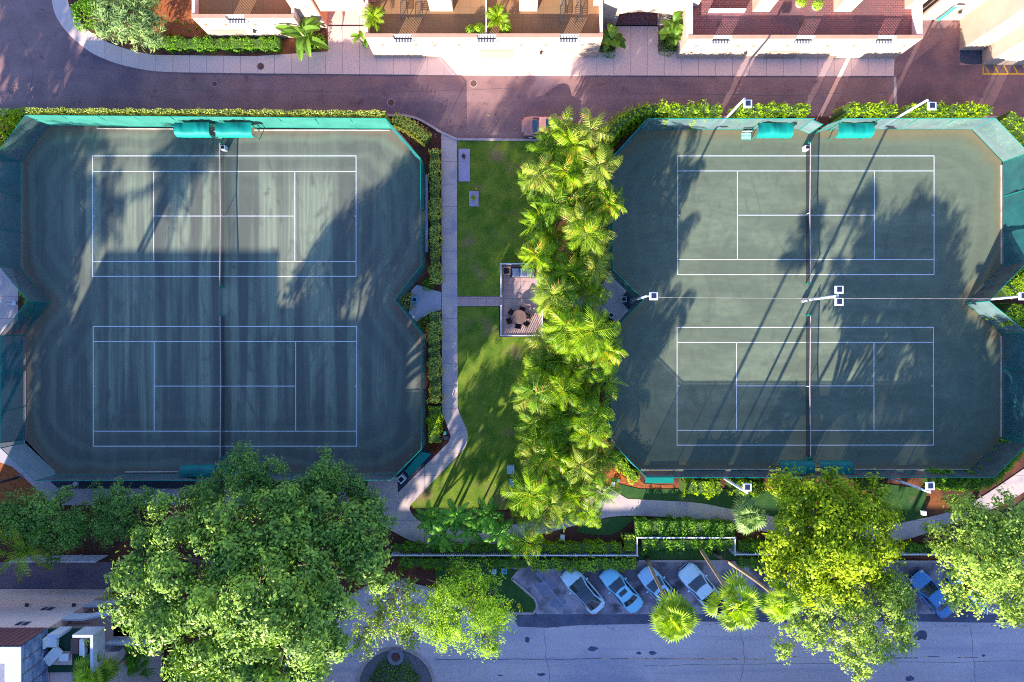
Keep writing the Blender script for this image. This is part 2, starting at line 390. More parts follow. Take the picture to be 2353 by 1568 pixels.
MT['grass_cool'] = M('grass_cool', (0.035, 0.10, 0.03), (0.06, 0.12, 0.03), scale=1.5, c3=(0.15,0.12,0.08), scale3=0.4, f3=0.58, bump=0.9, bumpscale=22, rough=0.9, spec=0.1)
MT['white_line'] = M('line_white', (0.78, 0.78, 0.80), (0.66, 0.66, 0.70), scale=6)
MT['faded_line'] = M('line_faded', (0.42, 0.43, 0.52), (0.24, 0.24, 0.33), scale=3)
MT['yellow_line'] = M('line_yellow', (0.72, 0.42, 0.03), (0.60, 0.33, 0.04), scale=3)
MT['orange_line'] = M('line_orange', (0.85, 0.48, 0.28), (0.22, 0.19, 0.26), scale=1.4, lo=0.45, hi=0.55)
MT['teal_cloth'] = M('cloth_teal', (0.0, 0.25, 0.205), (0.0, 0.20, 0.165), scale=1.5, rough=0.6)
MT['teal_dark'] = M('cloth_teal_dark', (0.0, 0.17, 0.15), (0.005, 0.12, 0.11), scale=1.5, rough=0.6)
MT['windscreen'] = M('windscreen_mesh', (0.022, 0.16, 0.16), (0.014, 0.115, 0.125), scale=0.7, rough=0.75, trans=0.22)
MT['windscreen_pale'] = M('windscreen_pale_sunlit', (0.15, 0.23, 0.235), (0.10, 0.17, 0.18), scale=0.6, rough=0.75, trans=0.33)  # paler copy of the mesh; sun on the panels is put into the colour
MT['windscreen_south'] = M('windscreen_grey_green', (0.10, 0.125, 0.13), (0.075, 0.095, 0.10), scale=0.6, rough=0.8, trans=0.13)
MT['fence_green'] = M('fence_post_green', (0.0, 0.20, 0.155), rough=0.45)
MT['board_white'] = M('base_board', (0.62, 0.56, 0.52), (0.40, 0.33, 0.28), scale=1.2)
MT['white_metal'] = M('metal_white', (0.74, 0.74, 0.80), (0.66, 0.66, 0.73), scale=2, rough=0.35)
MT['black'] = M('black_trim', (0.015, 0.015, 0.02), rough=0.4)
MT['lamp_glass'] = M('lamp_glass', (0.02, 0.03, 0.06), rough=0.1, spec=0.8)
MT['net_black'] = M('net_mesh', (0.012, 0.018, 0.022), rough=0.8, trans=0.42)
MT['dark_metal'] = M('metal_dark', (0.05, 0.045, 0.045), rough=0.5)
MT['wicker'] = M('wicker_dark', (0.035, 0.022, 0.022), (0.06, 0.04, 0.04), scale=20)
MT['wood_table'] = M('table_brown', (0.20, 0.12, 0.10), (0.15, 0.09, 0.08), scale=5, stretch=(1,6,1))
MT['cushion'] = M('cushion_grey', (0.42, 0.42, 0.50), (0.36, 0.36, 0.44), scale=4)
MT['tile_patio'] = Mbrick('tile_patio', (0.54, 0.34, 0.31), (0.50, 0.32, 0.30), (0.30, 0.18, 0.17), 0.78, 0.78, 0.025, 0.0, noise=(0.45,0.32,0.34))
MT['stucco'] = M('stucco_white', (0.50, 0.375, 0.285), (0.45, 0.33, 0.25), scale=0.6, c3=(0.39, 0.275, 0.205), scale3=0.35, f3=0.55, rough=0.9, bump=0.1, bumpscale=12)
MT['stucco_pink_shade'] = M('stucco_pink_shade', (0.84, 0.58, 0.52), (0.78, 0.53, 0.48), scale=0.7, rough=0.9)  # pink stucco, brightened in colour for walls lying in shade
MT['stucco_bounce'] = M('stucco_bounce', (0.80, 0.36, 0.20), (0.76, 0.33, 0.19), scale=0.8, rough=0.9)  # orange bounce light on shaded side walls, put into the colour
MT['coping'] = M('coping_pink', (0.56, 0.30, 0.21), (0.48, 0.26, 0.19), scale=1.5)
MT['paver_red'] = Mbrick('paver_red', (0.34, 0.12, 0.11), (0.22, 0.10, 0.10), (0.09, 0.04, 0.05), 0.30, 0.20, 0.02, 0.5, noise=(0.16, 0.09, 0.09), nscale=0.35)
MT['tile_tan'] = Mbrick('tile_tan', (0.30, 0.16, 0.08), (0.27, 0.145, 0.07), (0.21, 0.11, 0.06), 0.9, 0.9, 0.02, 0.0, noise=(0.24,0.15,0.07))
MT['panel_tan'] = M('panel_tan', (0.36, 0.25, 0.20), (0.32, 0.22, 0.18), scale=3, stretch=(1,1,6))
MT['window_glass'] = M('window_glass', (0.03, 0.05, 0.08), rough=0.06, spec=0.9)
MT['metal_roof'] = M('roof_rusty', (0.23, 0.085, 0.085), (0.17, 0.07, 0.085), scale=1.5)
MT['metal_clad'] = M('cladding_blue', (0.12, 0.18, 0.30), (0.30, 0.36, 0.48), scale=0.9, c3=(0.10,0.10,0.18), scale3=1.1, f3=0.56, stretch=(1,1,3), rough=0.5)
MT['roof_white'] = M('roof_white', (0.56, 0.56, 0.62), (0.46, 0.46, 0.54), scale=1)
MT['turf'] = M('turf_green', (0.012, 0.05, 0.03), (0.02, 0.07, 0.035), scale=8, bump=0.5, bumpscale=30)
MT['pole_cast'] = M('footing_grey', (0.24, 0.24, 0.30), (0.18, 0.18, 0.24), scale=5)
MT['utility_green'] = M('cover_green', (0.05, 0.32, 0.26), rough=0.5)
MT['utility_blue'] = M('cover_blue', (0.20, 0.42, 0.60), (0.16, 0.34, 0.5), scale=3, rough=0.5)
MT['utility_grey'] = M('cabinet_grey', (0.42, 0.55, 0.60), (0.34, 0.45, 0.5), scale=3, rough=0.5)
MT['slab_lilac'] = M('slab_lilac', (0.44, 0.36, 0.50), (0.38, 0.32, 0.45), scale=2)
MT['manhole'] = M('manhole_iron', (0.17, 0.07, 0.06), (0.12, 0.05, 0.045), scale=12, rough=0.7)
MT['yellow_thing'] = M('flower_yellow', (0.8, 0.6, 0.04), rough=0.6)
MT['terracotta'] = M('terracotta', (0.35, 0.12, 0.06), rough=0.8)
MT['pot_white'] = M('pot_white', (0.8, 0.78, 0.76), rough=0.5)

def court_mat(name, base, light, dark, rim, stripe, rects, sx):
    """clay court: brushed bands, fine drag lines, worn streaks; bands follow the long axis"""
    m = bpy.data.materials.new(name); m.use_nodes = True
    nt = m.node_tree; n = nt.nodes; L = nt.links; n.clear()
    out = n.new('ShaderNodeOutputMaterial'); b = n.new('ShaderNodeBsdfPrincipled'); b.inputs['Roughness'].default_value = 0.95
    b.inputs['Specular IOR Level'].default_value = 0.1
    g = n.new('ShaderNodeNewGeometry')
    def noise(scale, st, det=5, dist=0.0, off=(0,0,0)):
        mp = n.new('ShaderNodeMapping'); mp.inputs['Scale'].default_value = st; mp.inputs['Location'].default_value = off
        L.new(g.outputs['Position'], mp.inputs['Vector']); z = n.new('ShaderNodeTexNoise'); z.inputs['Scale'].default_value = scale
        z.inputs['Detail'].default_value = det; z.inputs['Distortion'].default_value = dist; L.new(mp.outputs[0], z.inputs['Vector']); return z.outputs[0]
    def rng_(src, a, c, lo=0.0, hi=1.0):
        r = n.new('ShaderNodeMapRange'); r.inputs[1].default_value = a; r.inputs[2].default_value = c; r.inputs[3].default_value = lo; r.inputs[4].default_value = hi
        L.new(src, r.inputs[0]); return r.outputs[0]
    def mix(fac, a, c):
        x = n.new('ShaderNodeMix'); x.data_type = 'RGBA'
        for k, v in ((6, a), (7, c)):
            if isinstance(v, tuple): x.inputs[k].default_value = (*v, 1)
            else: L.new(v, x.inputs[k])
        L.new(fac, x.inputs[0]); return x.outputs[2]
    tc0 = n.new('ShaderNodeAttribute'); tc0.attribute_name = 'rim'
    sm = n.new('ShaderNodeMath'); sm.operation = 'MULTIPLY'; L.new(rng_(noise(1.0, sx, 3), 0.5-stripe, 0.5+stripe), sm.inputs[0]); L.new(rng_(tc0.outputs['Fac'], 3.0, 5.5, 0.25, 1.0), sm.inputs[1])
    col = mix(sm.outputs[0], base, light)
    col = mix(rng_(noise(0.45, (1.0, 0.45, 1), 6, 2.5), 0.52, 0.72, 0, 0.7), col, dark)
    col = mix(rng_(noise(9.0, (sx[0]*1.0, sx[1]*0.6, 1), 3), 0.4, 0.62, 0, 0.35), col, dark)
    # swept-up dust in arcs near the fence: distance to the rim outline drives rings
    tc = n.new('ShaderNodeAttribute'); tc.attribute_name = 'rim'
    wv = noise(0.16, (1, 1, 1), 6, 1.2, (5, 3, 0))
    ad = n.new('ShaderNodeMath'); ad.operation = 'MULTIPLY_ADD'; ad.inputs[1].default_value = 1.9; L.new(wv, ad.inputs[0]); L.new(tc.outputs['Fac'], ad.inputs[2])
    sn = n.new('ShaderNodeMath'); sn.operation = 'SINE'; mu = n.new('ShaderNodeMath'); mu.operation = 'MULTIPLY'; mu.inputs[1].default_value = 4.1
    L.new(ad.outputs[0], mu.inputs[0]); L.new(mu.outputs[0], sn.inputs[0])
    ring = rng_(sn.outputs[0], -0.2, 1.0); fade = rng_(tc.outputs['Fac'], 6.5, 1.5)
    mm = n.new('ShaderNodeMath'); mm.operation = 'MULTIPLY'; L.new(ring, mm.inputs[0]); L.new(fade, mm.inputs[1])
    m2 = n.new('ShaderNodeMath'); m2.operation = 'MULTIPLY'; m2.inputs[1].default_value = 0.30; L.new(mm.outputs[0], m2.inputs[0])
    col = mix(m2.outputs[0], col, light)
    col = mix(rng_(ad.outputs[0], 1.9, 1.1, 0, 0.62), col, rim)
    L.new(col, b.inputs['Base Color']); L.new(b.outputs[0], out.inputs[0])
    return m
MT['court_left'] = court_mat('clay_court_brushed', (0.118, 0.128, 0.106), (0.238, 0.270, 0.190), (0.102, 0.100, 0.092), (0.22, 0.14, 0.09), 0.07, None, (0.8, 0.03, 1))
MT['court_right'] = court_mat('clay_court_even', (0.130, 0.155, 0.108), (0.175, 0.208, 0.140), (0.106, 0.122, 0.092), (0.25, 0.18, 0.09), 0.10, None, (0.12, 0.5, 1))

# ---------------------------------------------------------------- palms
def mesh_with_tint(name, V, F, T, mat, parent):
    me = bpy.data.meshes.new(name); me.from_pydata([tuple(v) for v in V], [], F); me.update()
    at = me.attributes.new('tint', 'FLOAT', 'FACE'); at.data.foreach_set('value', np.clip(np.array(T, dtype=np.float32), 0, 1))
    me.materials.append(mat); o = bpy.data.objects.new(name, me); COL.objects.link(o); o.parent = parent; return o

def frond(V, F, T, rng, org, az, el, L, wid, droop, n=20, blade=0.085, vee=0.5, base=0.12, tint=0.5, roll_s=0.0):
    """feather frond: arching rachis, leaflets both sides in a drooping V"""
    p = Vector(org); dirh = Vector((math.cos(az), math.sin(az), 0)); side = Vector((-math.sin(az), math.cos(az), 0))
    pts = []; e = el; ds = L/n; twist = rng.uniform(-0.8, 0.8); roll = rng.normal(0, roll_s)
    for i in range(n+1):
        pts.append((p.copy(), e)); p = p+(dirh*math.cos(e)+Vector((0,0,1))*math.sin(e))*ds+side*ds*twist*(i/n)*0.6; e -= droop/n*(0.4+1.3*i/n)
    for i in range(n):
        a = pts[i][0]; b = pts[i+1][0]; t = (b-a).normalized(); up = side.cross(t).normalized()*-1
        if up.z < 0: up = -up
        rl = roll*(0.4+i/n); sd = side*math.cos(rl)+up*math.sin(rl)
        w = 0.025*(1-i/n)+0.006; k = len(V); V += [a-side*w, a+side*w, b+side*w, b-side*w]; F.append((k, k+1, k+2, k+3)); T.append(0.9)
        f = i/n
        if f < base: continue
        ll = wid*(math.sin(math.pi*min(1, (f-base)/(1-base)*0.82+0.16))**0.6)
        for s in (-1, 1):
            d = (sd*s*0.86+t*(0.35+0.5*f)).normalized()-Vector((0, 0, 1))*(vee*rng.uniform(0.6, 1.3))
            d.normalize(); L1 = ll*rng.uniform(0.85, 1.1); bw = t*blade*0.5
            m = a+d*L1*0.55; tip = a+d*L1-Vector((0, 0, 1))*L1*0.22+t*0.08
            k = len(V); V += [a-bw*0.6, a+bw*0.6, m+bw, m-bw, tip]; tv = tint+rng.normal(0, 0.22)
            F.append((k, k+1, k+2, k+3)); T.append(tv); F.append((k+3, k+2, k+4)); T.append(tv)

def palm_proto(name, label, h, seed, mat, nf=14, L=2.3, wid=0.62, droop=1.5, tr=0.11, lean=(0, 0), group=None, blade=0.1, el=(0.1, 1.25), vee=0.5, ring=True, roll_s=0.0):
    rng = np.random.default_rng(seed); t = thing(name, label, 'palm', (0,0,0), 0, group)
    V, F, T = [], [], []; org = Vector((lean[0], lean[1], h)); a0 = rng.uniform(0, 6.28)
    for i in range(nf):
        az = a0+i*2.39996; q = i/nf; e = el[1]+(el[0]-el[1])*q+rng.normal(0, 0.1)
        frond(V, F, T, rng, org, az, e, L*rng.uniform(0.85, 1.12), wid*rng.uniform(0.85, 1.1), droop*rng.uniform(0.75, 1.25), vee=vee*rng.uniform(0.5, 1.6), blade=blade, roll_s=roll_s, tint=0.66-0.36*q+rng.normal(0, 0.1)+(0.7 if (q > 0.86 and rng.random() < 0.3) else 0))
    mesh_with_tint('crown', V, F, T, mat, t)
    b = LMB(); m = [(0,0,-0.05), (lean[0]*0.2, lean[1]*0.2, h*0.35), (lean[0]*0.65, lean[1]*0.65, h*0.75), (lean[0], lean[1], h)]
    b.tube(m, [tr*1.5, tr, tr*0.9, tr*1.1], 8); b.build('trunk', MT['palm_bark'], t, smooth=True)
    if ring:
        b = LMB(); b.tube([(lean[0], lean[1], h-0.55), (lean[0], lean[1], h+0.1)], [tr*1.35, tr*0.9], 8); b.build('crownshaft', MT['frond_dark'], t, smooth=True)
    return t

def fan_leaf(V, F, T, rng, org, az, el, pet, R, tint):
    d = Vector((math.cos(az)*math.cos(el), math.sin(az)*math.cos(el), math.sin(el))); side = Vector((-math.sin(az), math.cos(az), 0))
    hub = Vector(org)+d*pet-Vector((0,0,1))*0.15*pet
    k = len(V); V += [Vector(org)-side*0.03, Vector(org)+side*0.03, hub+side*0.015, hub-side*0.015]; F.append((k,k+1,k+2,k+3)); T.append(0.95)
    up = side.cross(d); up = up if up.z > 0 else -up
    n = 13; fold = rng.uniform(0.1, 1.0); spr = rng.uniform(1.0, 1.5)
    for i in range(n):
        a = (i/(n-1)-0.5)*2*spr; u = (d*math.cos(a)+side*math.sin(a)); 
        r = R*(0.72+0.28*math.cos(a*0.7))*rng.uniform(0.9, 1.08); wv = (d*-math.sin(a)+side*math.cos(a))
        m = hub+u*r*0.6+up*0.05*r-Vector((0,0,1))*fold*abs(math.sin(a))*r*0.35; tip = hub+u*r-Vector((0,0,1))*(0.16+fold*0.3)*r
        hw = r*0.6*spr*2/n*0.52; k = len(V)
        V += [hub-wv*0.01, hub+wv*0.01, m+wv*hw+up*0.02, m-wv*hw-up*0.02, tip]; tv = tint+rng.normal(0, 0.1)
        F.append((k, k+1, k+2, k+3)); T.append(tv); F.append((k+3, k+2, k+4)); T.append(tv)

def fan_palm(label, base, head, h, seed, R=1.0, pet=0.95, n=34, mat='frond_fan', tr=0.16, group=None, bend=0.0, name='fan_palm', dead=0):
    rng = np.random.default_rng(seed); g = W(*base); hp = P(*head, h); t = thing(name, label, 'palm', (g.x, g.y, 0), 0, group)
    V, F, T = [], [], []; a0 = rng.uniform(0, 6)
    for i in range(n):
        q = i/n; fan_leaf(V, F, T, rng, tuple(hp), a0+i*2.39996+rng.normal(0, 0.3), 1.5-1.95*q**0.8+rng.normal(0, 0.22), pet*(0.35+0.65*q)*rng.uniform(0.7, 1.3), R*rng.uniform(0.7, 1.25), 0.78-0.5*q+rng.normal(0, 0.17))
    V = [v-Vector(t.location) for v in V]
    mesh_with_tint('crown', V, F, T, MT[mat], t)
    b = MB(); q = [Vector((g.x, g.y, -0.05)), Vector((g.x, g.y, 0)).lerp(hp, 0.33)+Vector((-bend*0.7, bend*0.2, 0)), Vector((g.x, g.y, 0)).lerp(hp, 0.7)+Vector((-bend, bend*0.3, 0)), hp]
    pts = []
    for k in range(11):
        s = k/10; pts.append(tuple((1-s)**3*q[0]+3*(1-s)**2*s*q[1]+3*(1-s)*s*s*q[2]+s**3*q[3]))
    b.tube(pts, [tr*1.5]+[tr*(1.05-0.03*k) for k in range(10)], 8); b.build('trunk', MT['palm_bark'], t, smooth=True)
    return t

def banana(label, dx, dy, h, seed, n=9, L=1.9, wid=0.55, mat='leaf_banana', z0=0.0, name='banana_plant', group=None):
    rng = np.random.default_rng(seed); c = W(dx, dy, z0); t = thing(name, label, 'plant', c, 0, group); V, F, T = [], [], []
    for j in range(n):
        az = j*2.39996+rng.uniform(-.3, .3); e = rng.uniform(0.35, 1.2); p = Vector((rng.uniform(-.3,.3), rng.uniform(-.3,.3), h*rng.uniform(0.55, 1.0)))
        side = Vector((-math.sin(az), math.cos(az), 0)); m = 8; prev = None; tv = 0.5+rng.normal(0, 0.2); LL = L*rng.uniform(0.7, 1.15)
        for i in range(m+1):
            f = i/m; w = wid*0.5*math.sin(math.pi*(0.06+0.9*f))**0.7; k = len(V)
            V += [p-side*w+Vector((0,0,0.12*w/0.3)), p.copy(), p+side*w+Vector((0,0,0.12*w/0.3))]
            if prev is not None:
                F.append((prev, prev+1, k+1, k)); T.append(tv); F.append((prev+1, prev+2, k+2, k+1)); T.append(tv+0.12)
            prev = k; p = p+(Vector((math.cos(az), math.sin(az), 0))*math.cos(e)+Vector((0,0,1))*math.sin(e))*LL/m; e -= 1.6/m
    mesh_with_tint('leaves', V, F, T, MT[mat], t)
    b = LMB()
    for j in range(4):
        a = j*1.6; b.tube([(0.2*math.cos(a), 0.2*math.sin(a), -0.02), (0.3*math.cos(a), 0.3*math.sin(a), h*0.8)], [0.09, 0.05], 6)
    b.build('stems', MT['leaf_dark'], t); return t

# ---------------------------------------------------------------- vehicles (x forward, origin on the ground at the middle)
def car(label, cat, L, Wd, H, paint, roof='paint', sunroof=False, kind='sedan', hatch=False, name='parked_car', group=None, roofglass=False):
    t = thing(name, label, cat, (0,0,0), 0, group); hw = Wd/2; hl = L/2
    belt = 0.92 if kind != 'pickup' else 1.08
    def ring(x, w, zt, zb=0.28):
        return [(x, -w*0.88, zb), (x, -w, zb+0.25), (x, -w*0.985, zt-0.14), (x, -w*0.88, zt-0.02), (x, -w*0.45, zt+0.035), (x, 0, zt+0.05),
                (x, w*0.45, zt+0.035), (x, w*0.88, zt-0.02), (x, w*0.985, zt-0.14), (x, w, zb+0.25), (x, w*0.88, zb)]
    st = [(hl, 0.50, 0.58), (hl-0.06, 0.68, 0.68), (hl-0.22, 0.84, 0.76), (hl-0.5, 0.93, 0.82), (hl-1.0, 0.98, 0.90), (hl-1.35, 1.0, belt), (0, 1.0, belt+0.02), (-hl+1.2, 1.0, belt+0.02),
          (-hl+0.6, 0.96, belt), (-hl+0.22, 0.88, belt-0.03), (-hl+0.05, 0.74, belt-0.12), (-hl, 0.6, belt-0.25)]
    if kind == 'pickup': st = [(x, min(1, w+0.06), z+0.12 if x > hl-1.3 else belt+0.03) for x, w, z in st]
    b = LMB(); R = [ring(x, w*hw, z) for x, w, z in st]; k = len(R[0])
    vs = [v for r in R for v in r]; fs = []
    for i in range(len(R)-1):
        for j in range(k-1): fs.append((i*k+j, i*k+j+1, (i+1)*k+j+1, (i+1)*k+j))
        fs.append((i*k+k-1, i*k, (i+1)*k, (i+1)*k+k-1))
    fs.append(tuple(range(k))); fs.append(tuple(reversed([(len(R)-1)*k+j for j in range(k)])))
    b.add(vs, fs); body = b.build('body', paint, t, smooth=False, tri=True)
    for p in body.data.polygons: p.use_smooth = True
    # cabin
    cf = hl-1.28; cr = -hl+(0.95 if kind == 'sedan' else 0.35); rf = cf-0.78; rr = cr+(0.75 if kind == 'sedan' else 0.45)
    if kind == 'pickup': cr = -0.35; rr = cr+0.12
    if roofglass: cr = -hl+0.55; rr = cr+1.1
    bw = hw*0.9; rw = hw*0.70
    def cab(off, zt, name, mat, parts):
        pass
    n = 6
    def pt(u, v, side_in=0.0):
        """u 0..1 front base -> rear base over the roof; v -1..1 across"""
        prof = [(cf, belt-0.02), (rf, H-0.05), ((rf+rr)/2, H), (rr, H-0.05), (cr, belt-0.0)]
        s = [0, 0.28, 0.5, 0.76, 1.0]
        for i in range(4):
            if u <= s[i+1]+1e-9:
                f = (u-s[i])/(s[i+1]-s[i]); x = prof[i][0]*(1-f)+prof[i+1][0]*f; z = prof[i][1]*(1-f)+prof[i+1][1]*f; break
        g = max(0, min(1, (z-belt)/(H-0.05-belt))); wv = bw*(1-g)+rw*g
        if roofglass and u > 0.5: wv *= 1-0.42*(u-0.5)**1.3
        bow = 0.13*(1-v*v)
        return Vector((x+(bow if u < 0.28 else (-bow*0.8 if u > 0.76 else 0)), v*wv, z+0.03*(1-v*v)))
    def patch(u0, u1, v0, v1, lift, nu=24, nv=8):
        g = [[pt(u0+(u1-u0)*i/nu, v0+(v1-v0)*j/nv)+Vector((0,0,lift)) for j in range(nv+1)] for i in range(nu+1)]
        bb = LMB(); vs = [p for r in g for p in r]; bb.add(vs, [(i*(nv+1)+j, i*(nv+1)+j+1, (i+1)*(nv+1)+j+1, (i+1)*(nv+1)+j) for i in range(nu) for j in range(nv)]); return bb
    c = LMB(); us = [0, 0.1, 0.2, 0.28, 0.39, 0.5, 0.63, 0.76, 0.85, 1.0]; V = []; F = []
    for u in us:
        for v in (-1, -0.5, 0, 0.5, 1): V.append(pt(u, v))
    for i in range(len(us)-1):
        for j in range(4): F.append((i*5+j, i*5+j+1, (i+1)*5+j+1, (i+1)*5+j))
    nb = len(V)
    for s in (0, 4):
        ids = [i*5+s for i in range(len(us))]; F.append(tuple(ids) if s == 0 else tuple(reversed(ids)))
    c.add(V, F); cabo = c.build('cabin', paint, t, smooth=False, tri=True)
    patch(0.02, 0.265, -0.9, 0.9, 0.018).build('windshield', MT['car_glass'], t, smooth=True)
    if roofglass: patch(0.266, 0.985, -0.93, 0.93, 0.022, 36).build('glass_roof', MT['car_glass'], t, smooth=True)
    else:
        patch(0.79, 0.965, -0.86, 0.86, 0.018).build('rear_window', MT['car_glass'], t, smooth=True)
        if sunroof: patch(0.32, 0.50, -0.62, 0.62, 0.018).build('sunroof', MT['car_glass'], t, smooth=True)
    for s in (-1, 1):
        g = LMB(); xs = [(rf+0.05, cf-0.25), (rr-0.05, cr+0.3)]
        a = [Vector((cf-0.28, s*bw*0.985, belt+0.05)), Vector((rf-0.02, s*(rw*1.05), H-0.12)), Vector((rr+0.02, s*(rw*1.05), H-0.12)), Vector((cr+0.22, s*bw*0.985, belt+0.05))]
        a = [v+Vector((0, s*0.025, 0)) for v in a]; g.add(a, [(0,1,2,3) if s > 0 else (3,2,1,0)]); g.build('side_window', MT['car_glass'], t)
        m = LMB(); m.box((cf-0.42, s*(hw+0.08), belt+0.08), (0.14, 0.2, 0.12)); m.build('mirror', paint, t, bevel=0.03)
        hlp = LMB(); hlp.box((hl-0.22, s*hw*0.68, 0.70), (0.3, 0.3, 0.12), s*-0.35); hlp.build('headlight', MT['headlight'], t, bevel=0.03)
        tl = LMB(); tl.box((-hl+0.17, s*hw*0.66, 0.80), (0.12, 0.30, 0.14), s*0.3); tl.build('taillight', MT['taillight'], t, bevel=0.02)
        for x in (hl-0.85, -hl+0.85):
            wl = LMB(); r = 0.33
            vs = []; N = 20
            for dy in (-0.11, 0.11):
                for j in range(N): vs.append((x+r*math.cos(2*math.pi*j/N), s*(hw-0.115)+dy, r+r*math.sin(2*math.pi*j/N)))
            wl.add(vs, [(j, (j+1) % N, N+(j+1) % N, N+j) for j in range(N)]+[tuple(range(N)), tuple(range(2*N-1, N-1, -1))])
            wo_ = wl.build('wheel', MT['tyre'], t)
            rm = LMB(); vs = []
            for dy in (0.105, 0.118):
                for j in range(N): vs.append((x+0.21*math.cos(2*math.pi*j/N), s*(hw-0.115+dy), r+0.21*math.sin(2*math.pi*j/N)))
            rm.add(vs, [(j, (j+1) % N, N+(j+1) % N, N+j) for j in range(N)]+[tuple(range(N)), tuple(range(2*N-1, N-1, -1))])
            rm.build('rim', MT['white_metal'], wo_)
    if kind == 'pickup':
        bb = LMB(); bb.box(((cr-0.12-hl+0.22)/2, 0, belt+0.095), (abs(-hl+0.22-cr+0.12), hw*1.56, 0.03)); bb.build('cargo_bed', MT['black'], t, bevel=0.01)
    gl = LMB(); gl.box((hl-0.02, 0, 0.55), (0.06, Wd*0.55, 0.16)); gl.build('grille', MT['black'], t, bevel=0.01)
    tr_ = LMB(); tr_.box((cf+0.03, 0, belt-0.005), (0.05, bw*1.7, 0.06)); tr_.build('cowl', MT['black'], t)
    return t
MT['car_glass'] = M('car_glass', (0.012, 0.03, 0.05), rough=0.05, spec=1.0, coat=0.5)
MT['headlight'] = M('headlight_lens', (0.5, 0.55, 0.6), rough=0.1, spec=0.8)
MT['taillight'] = M('taillight_red', (0.5, 0.01, 0.01), rough=0.2)
MT['tyre'] = M('tyre_rubber', (0.015, 0.015, 0.016), rough=0.9)
MT['paint_white_skylit'] = M('paint_white_skylit', (0.60, 0.78, 0.90), rough=0.3, spec=0.5, coat=0.6)  # white paint tinted blue for the sky it mirrors
MT['paint_silver_skylit'] = M('paint_silver_skylit', (0.27, 0.64, 0.84), rough=0.3, metal=0.0, coat=0.6)  # silver; the blue is reflected sky put into the colour
MT['paint_bluegrey_skylit'] = M('paint_bluegrey_skylit', (0.36, 0.60, 0.82), rough=0.3, metal=0.0, coat=0.6)  # grey with the sky's blue reflection mixed into the paint colour
MT['paint_blue'] = M('paint_blue', (0.08, 0.26, 0.58), rough=0.3, metal=0.0, coat=0.6)
MT['paint_bronze'] = M('paint_bronze', (0.46, 0.20, 0.16), rough=0.25, metal=0.0, coat=0.8)
MT['paint_red'] = M('paint_red', (0.28, 0.015, 0.03), rough=0.3, coat=0.6)
MT['paint_charcoal'] = M('paint_charcoal', (0.06, 0.055, 0.075), rough=0.3, coat=0.6)

MT['leaf_palmclump'] = Mleaf('leaf_palmclump', (0.05, 0.12, 0.03), (0.42, 0.55, 0.18), 0.25)
# ================================================================ GROUND
g = MB(); g.prism([(-160, -140), (160, -140), (160, 140), (-160, 140)], -0.5, 0.0); go = g.build('ground', MT['mulch']); go['kind'] = 'structure'
def curve(p, n=5): return smooth_pts(p, n)
ROAD_LOW = [(-900, 266), (930, 266)]+curve([(930, 266), (960, 274), (990, 290), (1013, 304), (1050, 321)])+[(1388, 323)]+curve([(1388, 323), (1402, 300), (1430, 282), (1480, 268)])+[(2290, 268)]+curve([(2290, 268), (2330, 285), (2380, 340), (2420, 420)])+[(2900, 420), (2900, -900), (-900, -900)]
sheet('lane_north', ROAD_LOW, 0.004, MT['asphalt_dark'])
SW_OUT = curve([(118, -60), (121, 0), (127, 30), (140, 55), (160, 80), (190, 107), (220, 127), (270, 147), (330, 161), (375, 166), (450, 168)])+[(600, 170), (900, 172.5), (1170, 174), (1700, 175.5), (2052, 176)]
SW_IN = [(2055, 120), (750, 120), (588, 130.5)]+curve([(588, 130.5), (375, 128), (342, 125), (300, 116), (250, 99), (212, 77), (185, 52), (165, 22), (157, 0), (150, -60)])
sheet('sidewalk_north', SW_OUT+SW_IN, 0.12, MT['concrete_pink'], 0.12)
sheet('planting_bed_north', curve([(150, -80), (157, -2), (165, 22), (185, 52), (212, 77), (250, 99), (300, 116), (342, 125), (375, 128), (588, 130.3)])+[(753, 130), (753, -80)], 0.10, MT['mulch'], 0.1)
sheet('bare_soil_north', [(330, 20), (380, 0), (480, -40), (500, 86), (360, 86)], 0.115, MT['soil_orange'], 0.01)
sheet('driveway_west', [(754, 122), (862, 122), (862, 20), (754, 20)], 0.124, MT['concrete_pink'], 0.1)
sheet('driveway_east', [(1412, 122), (1512, 122), (1512, 56), (1412, 56)], 0.124, MT['concrete_pink'], 0.1)
sheet('gravel_corner', [(2205, 116), (2257, 116), (2257, 146), (2240, 149), (2222, 148), (2205, 143)], 0.02, MT['gravel_dark'], 0.015)
# kerbs along the lane
def kerb(name, path, w_=0.16, h_=0.12, mat='kerb'):
    b = MB(); P_ = [W(*p) for p in path]
    for a, c in zip(P_[:-1], P_[1:]): b.wallseg(a, c, 0.0, h_, w_)
    o = b.build(name, MT[mat]); o['kind'] = 'structure'; return o
kerb('kerb_lane', [(105, 266), (930, 266)]+curve([(930, 266), (960, 274), (990, 290), (1013, 304), (1050, 321)])+[(1388, 324)], 0.2, 0.13)
kerb('kerb_lane', curve([(1402, 303), (1430, 284), (1480, 270)])+[(1835, 270)]); kerb('kerb_lane', [(1905, 270), (2290, 270)]+curve([(2290, 270), (2330, 287), (2380, 342)]))
kerb('driveway_joint', [(2056, 178), (2058, 262)], 0.25, 0.03)
sheet('lane_patch', [(2057, 178), (2200, 60), (2205, 150), (2400, 152), (2400, 320), (2300, 266), (2058, 262)], 0.008, M('asphalt_red', (0.25, 0.13, 0.13), (0.13, 0.08, 0.095), scale=0.35, c3=(0.33,0.18,0.17), scale3=0.15, bump=0.3, bumpscale=20), 0.003)
sheet('pavement_west', [(-60, 250), (24, 250), (10, 268), (0, 272), (-60, 272)], 0.10, MT['concrete_walk'], 0.1)
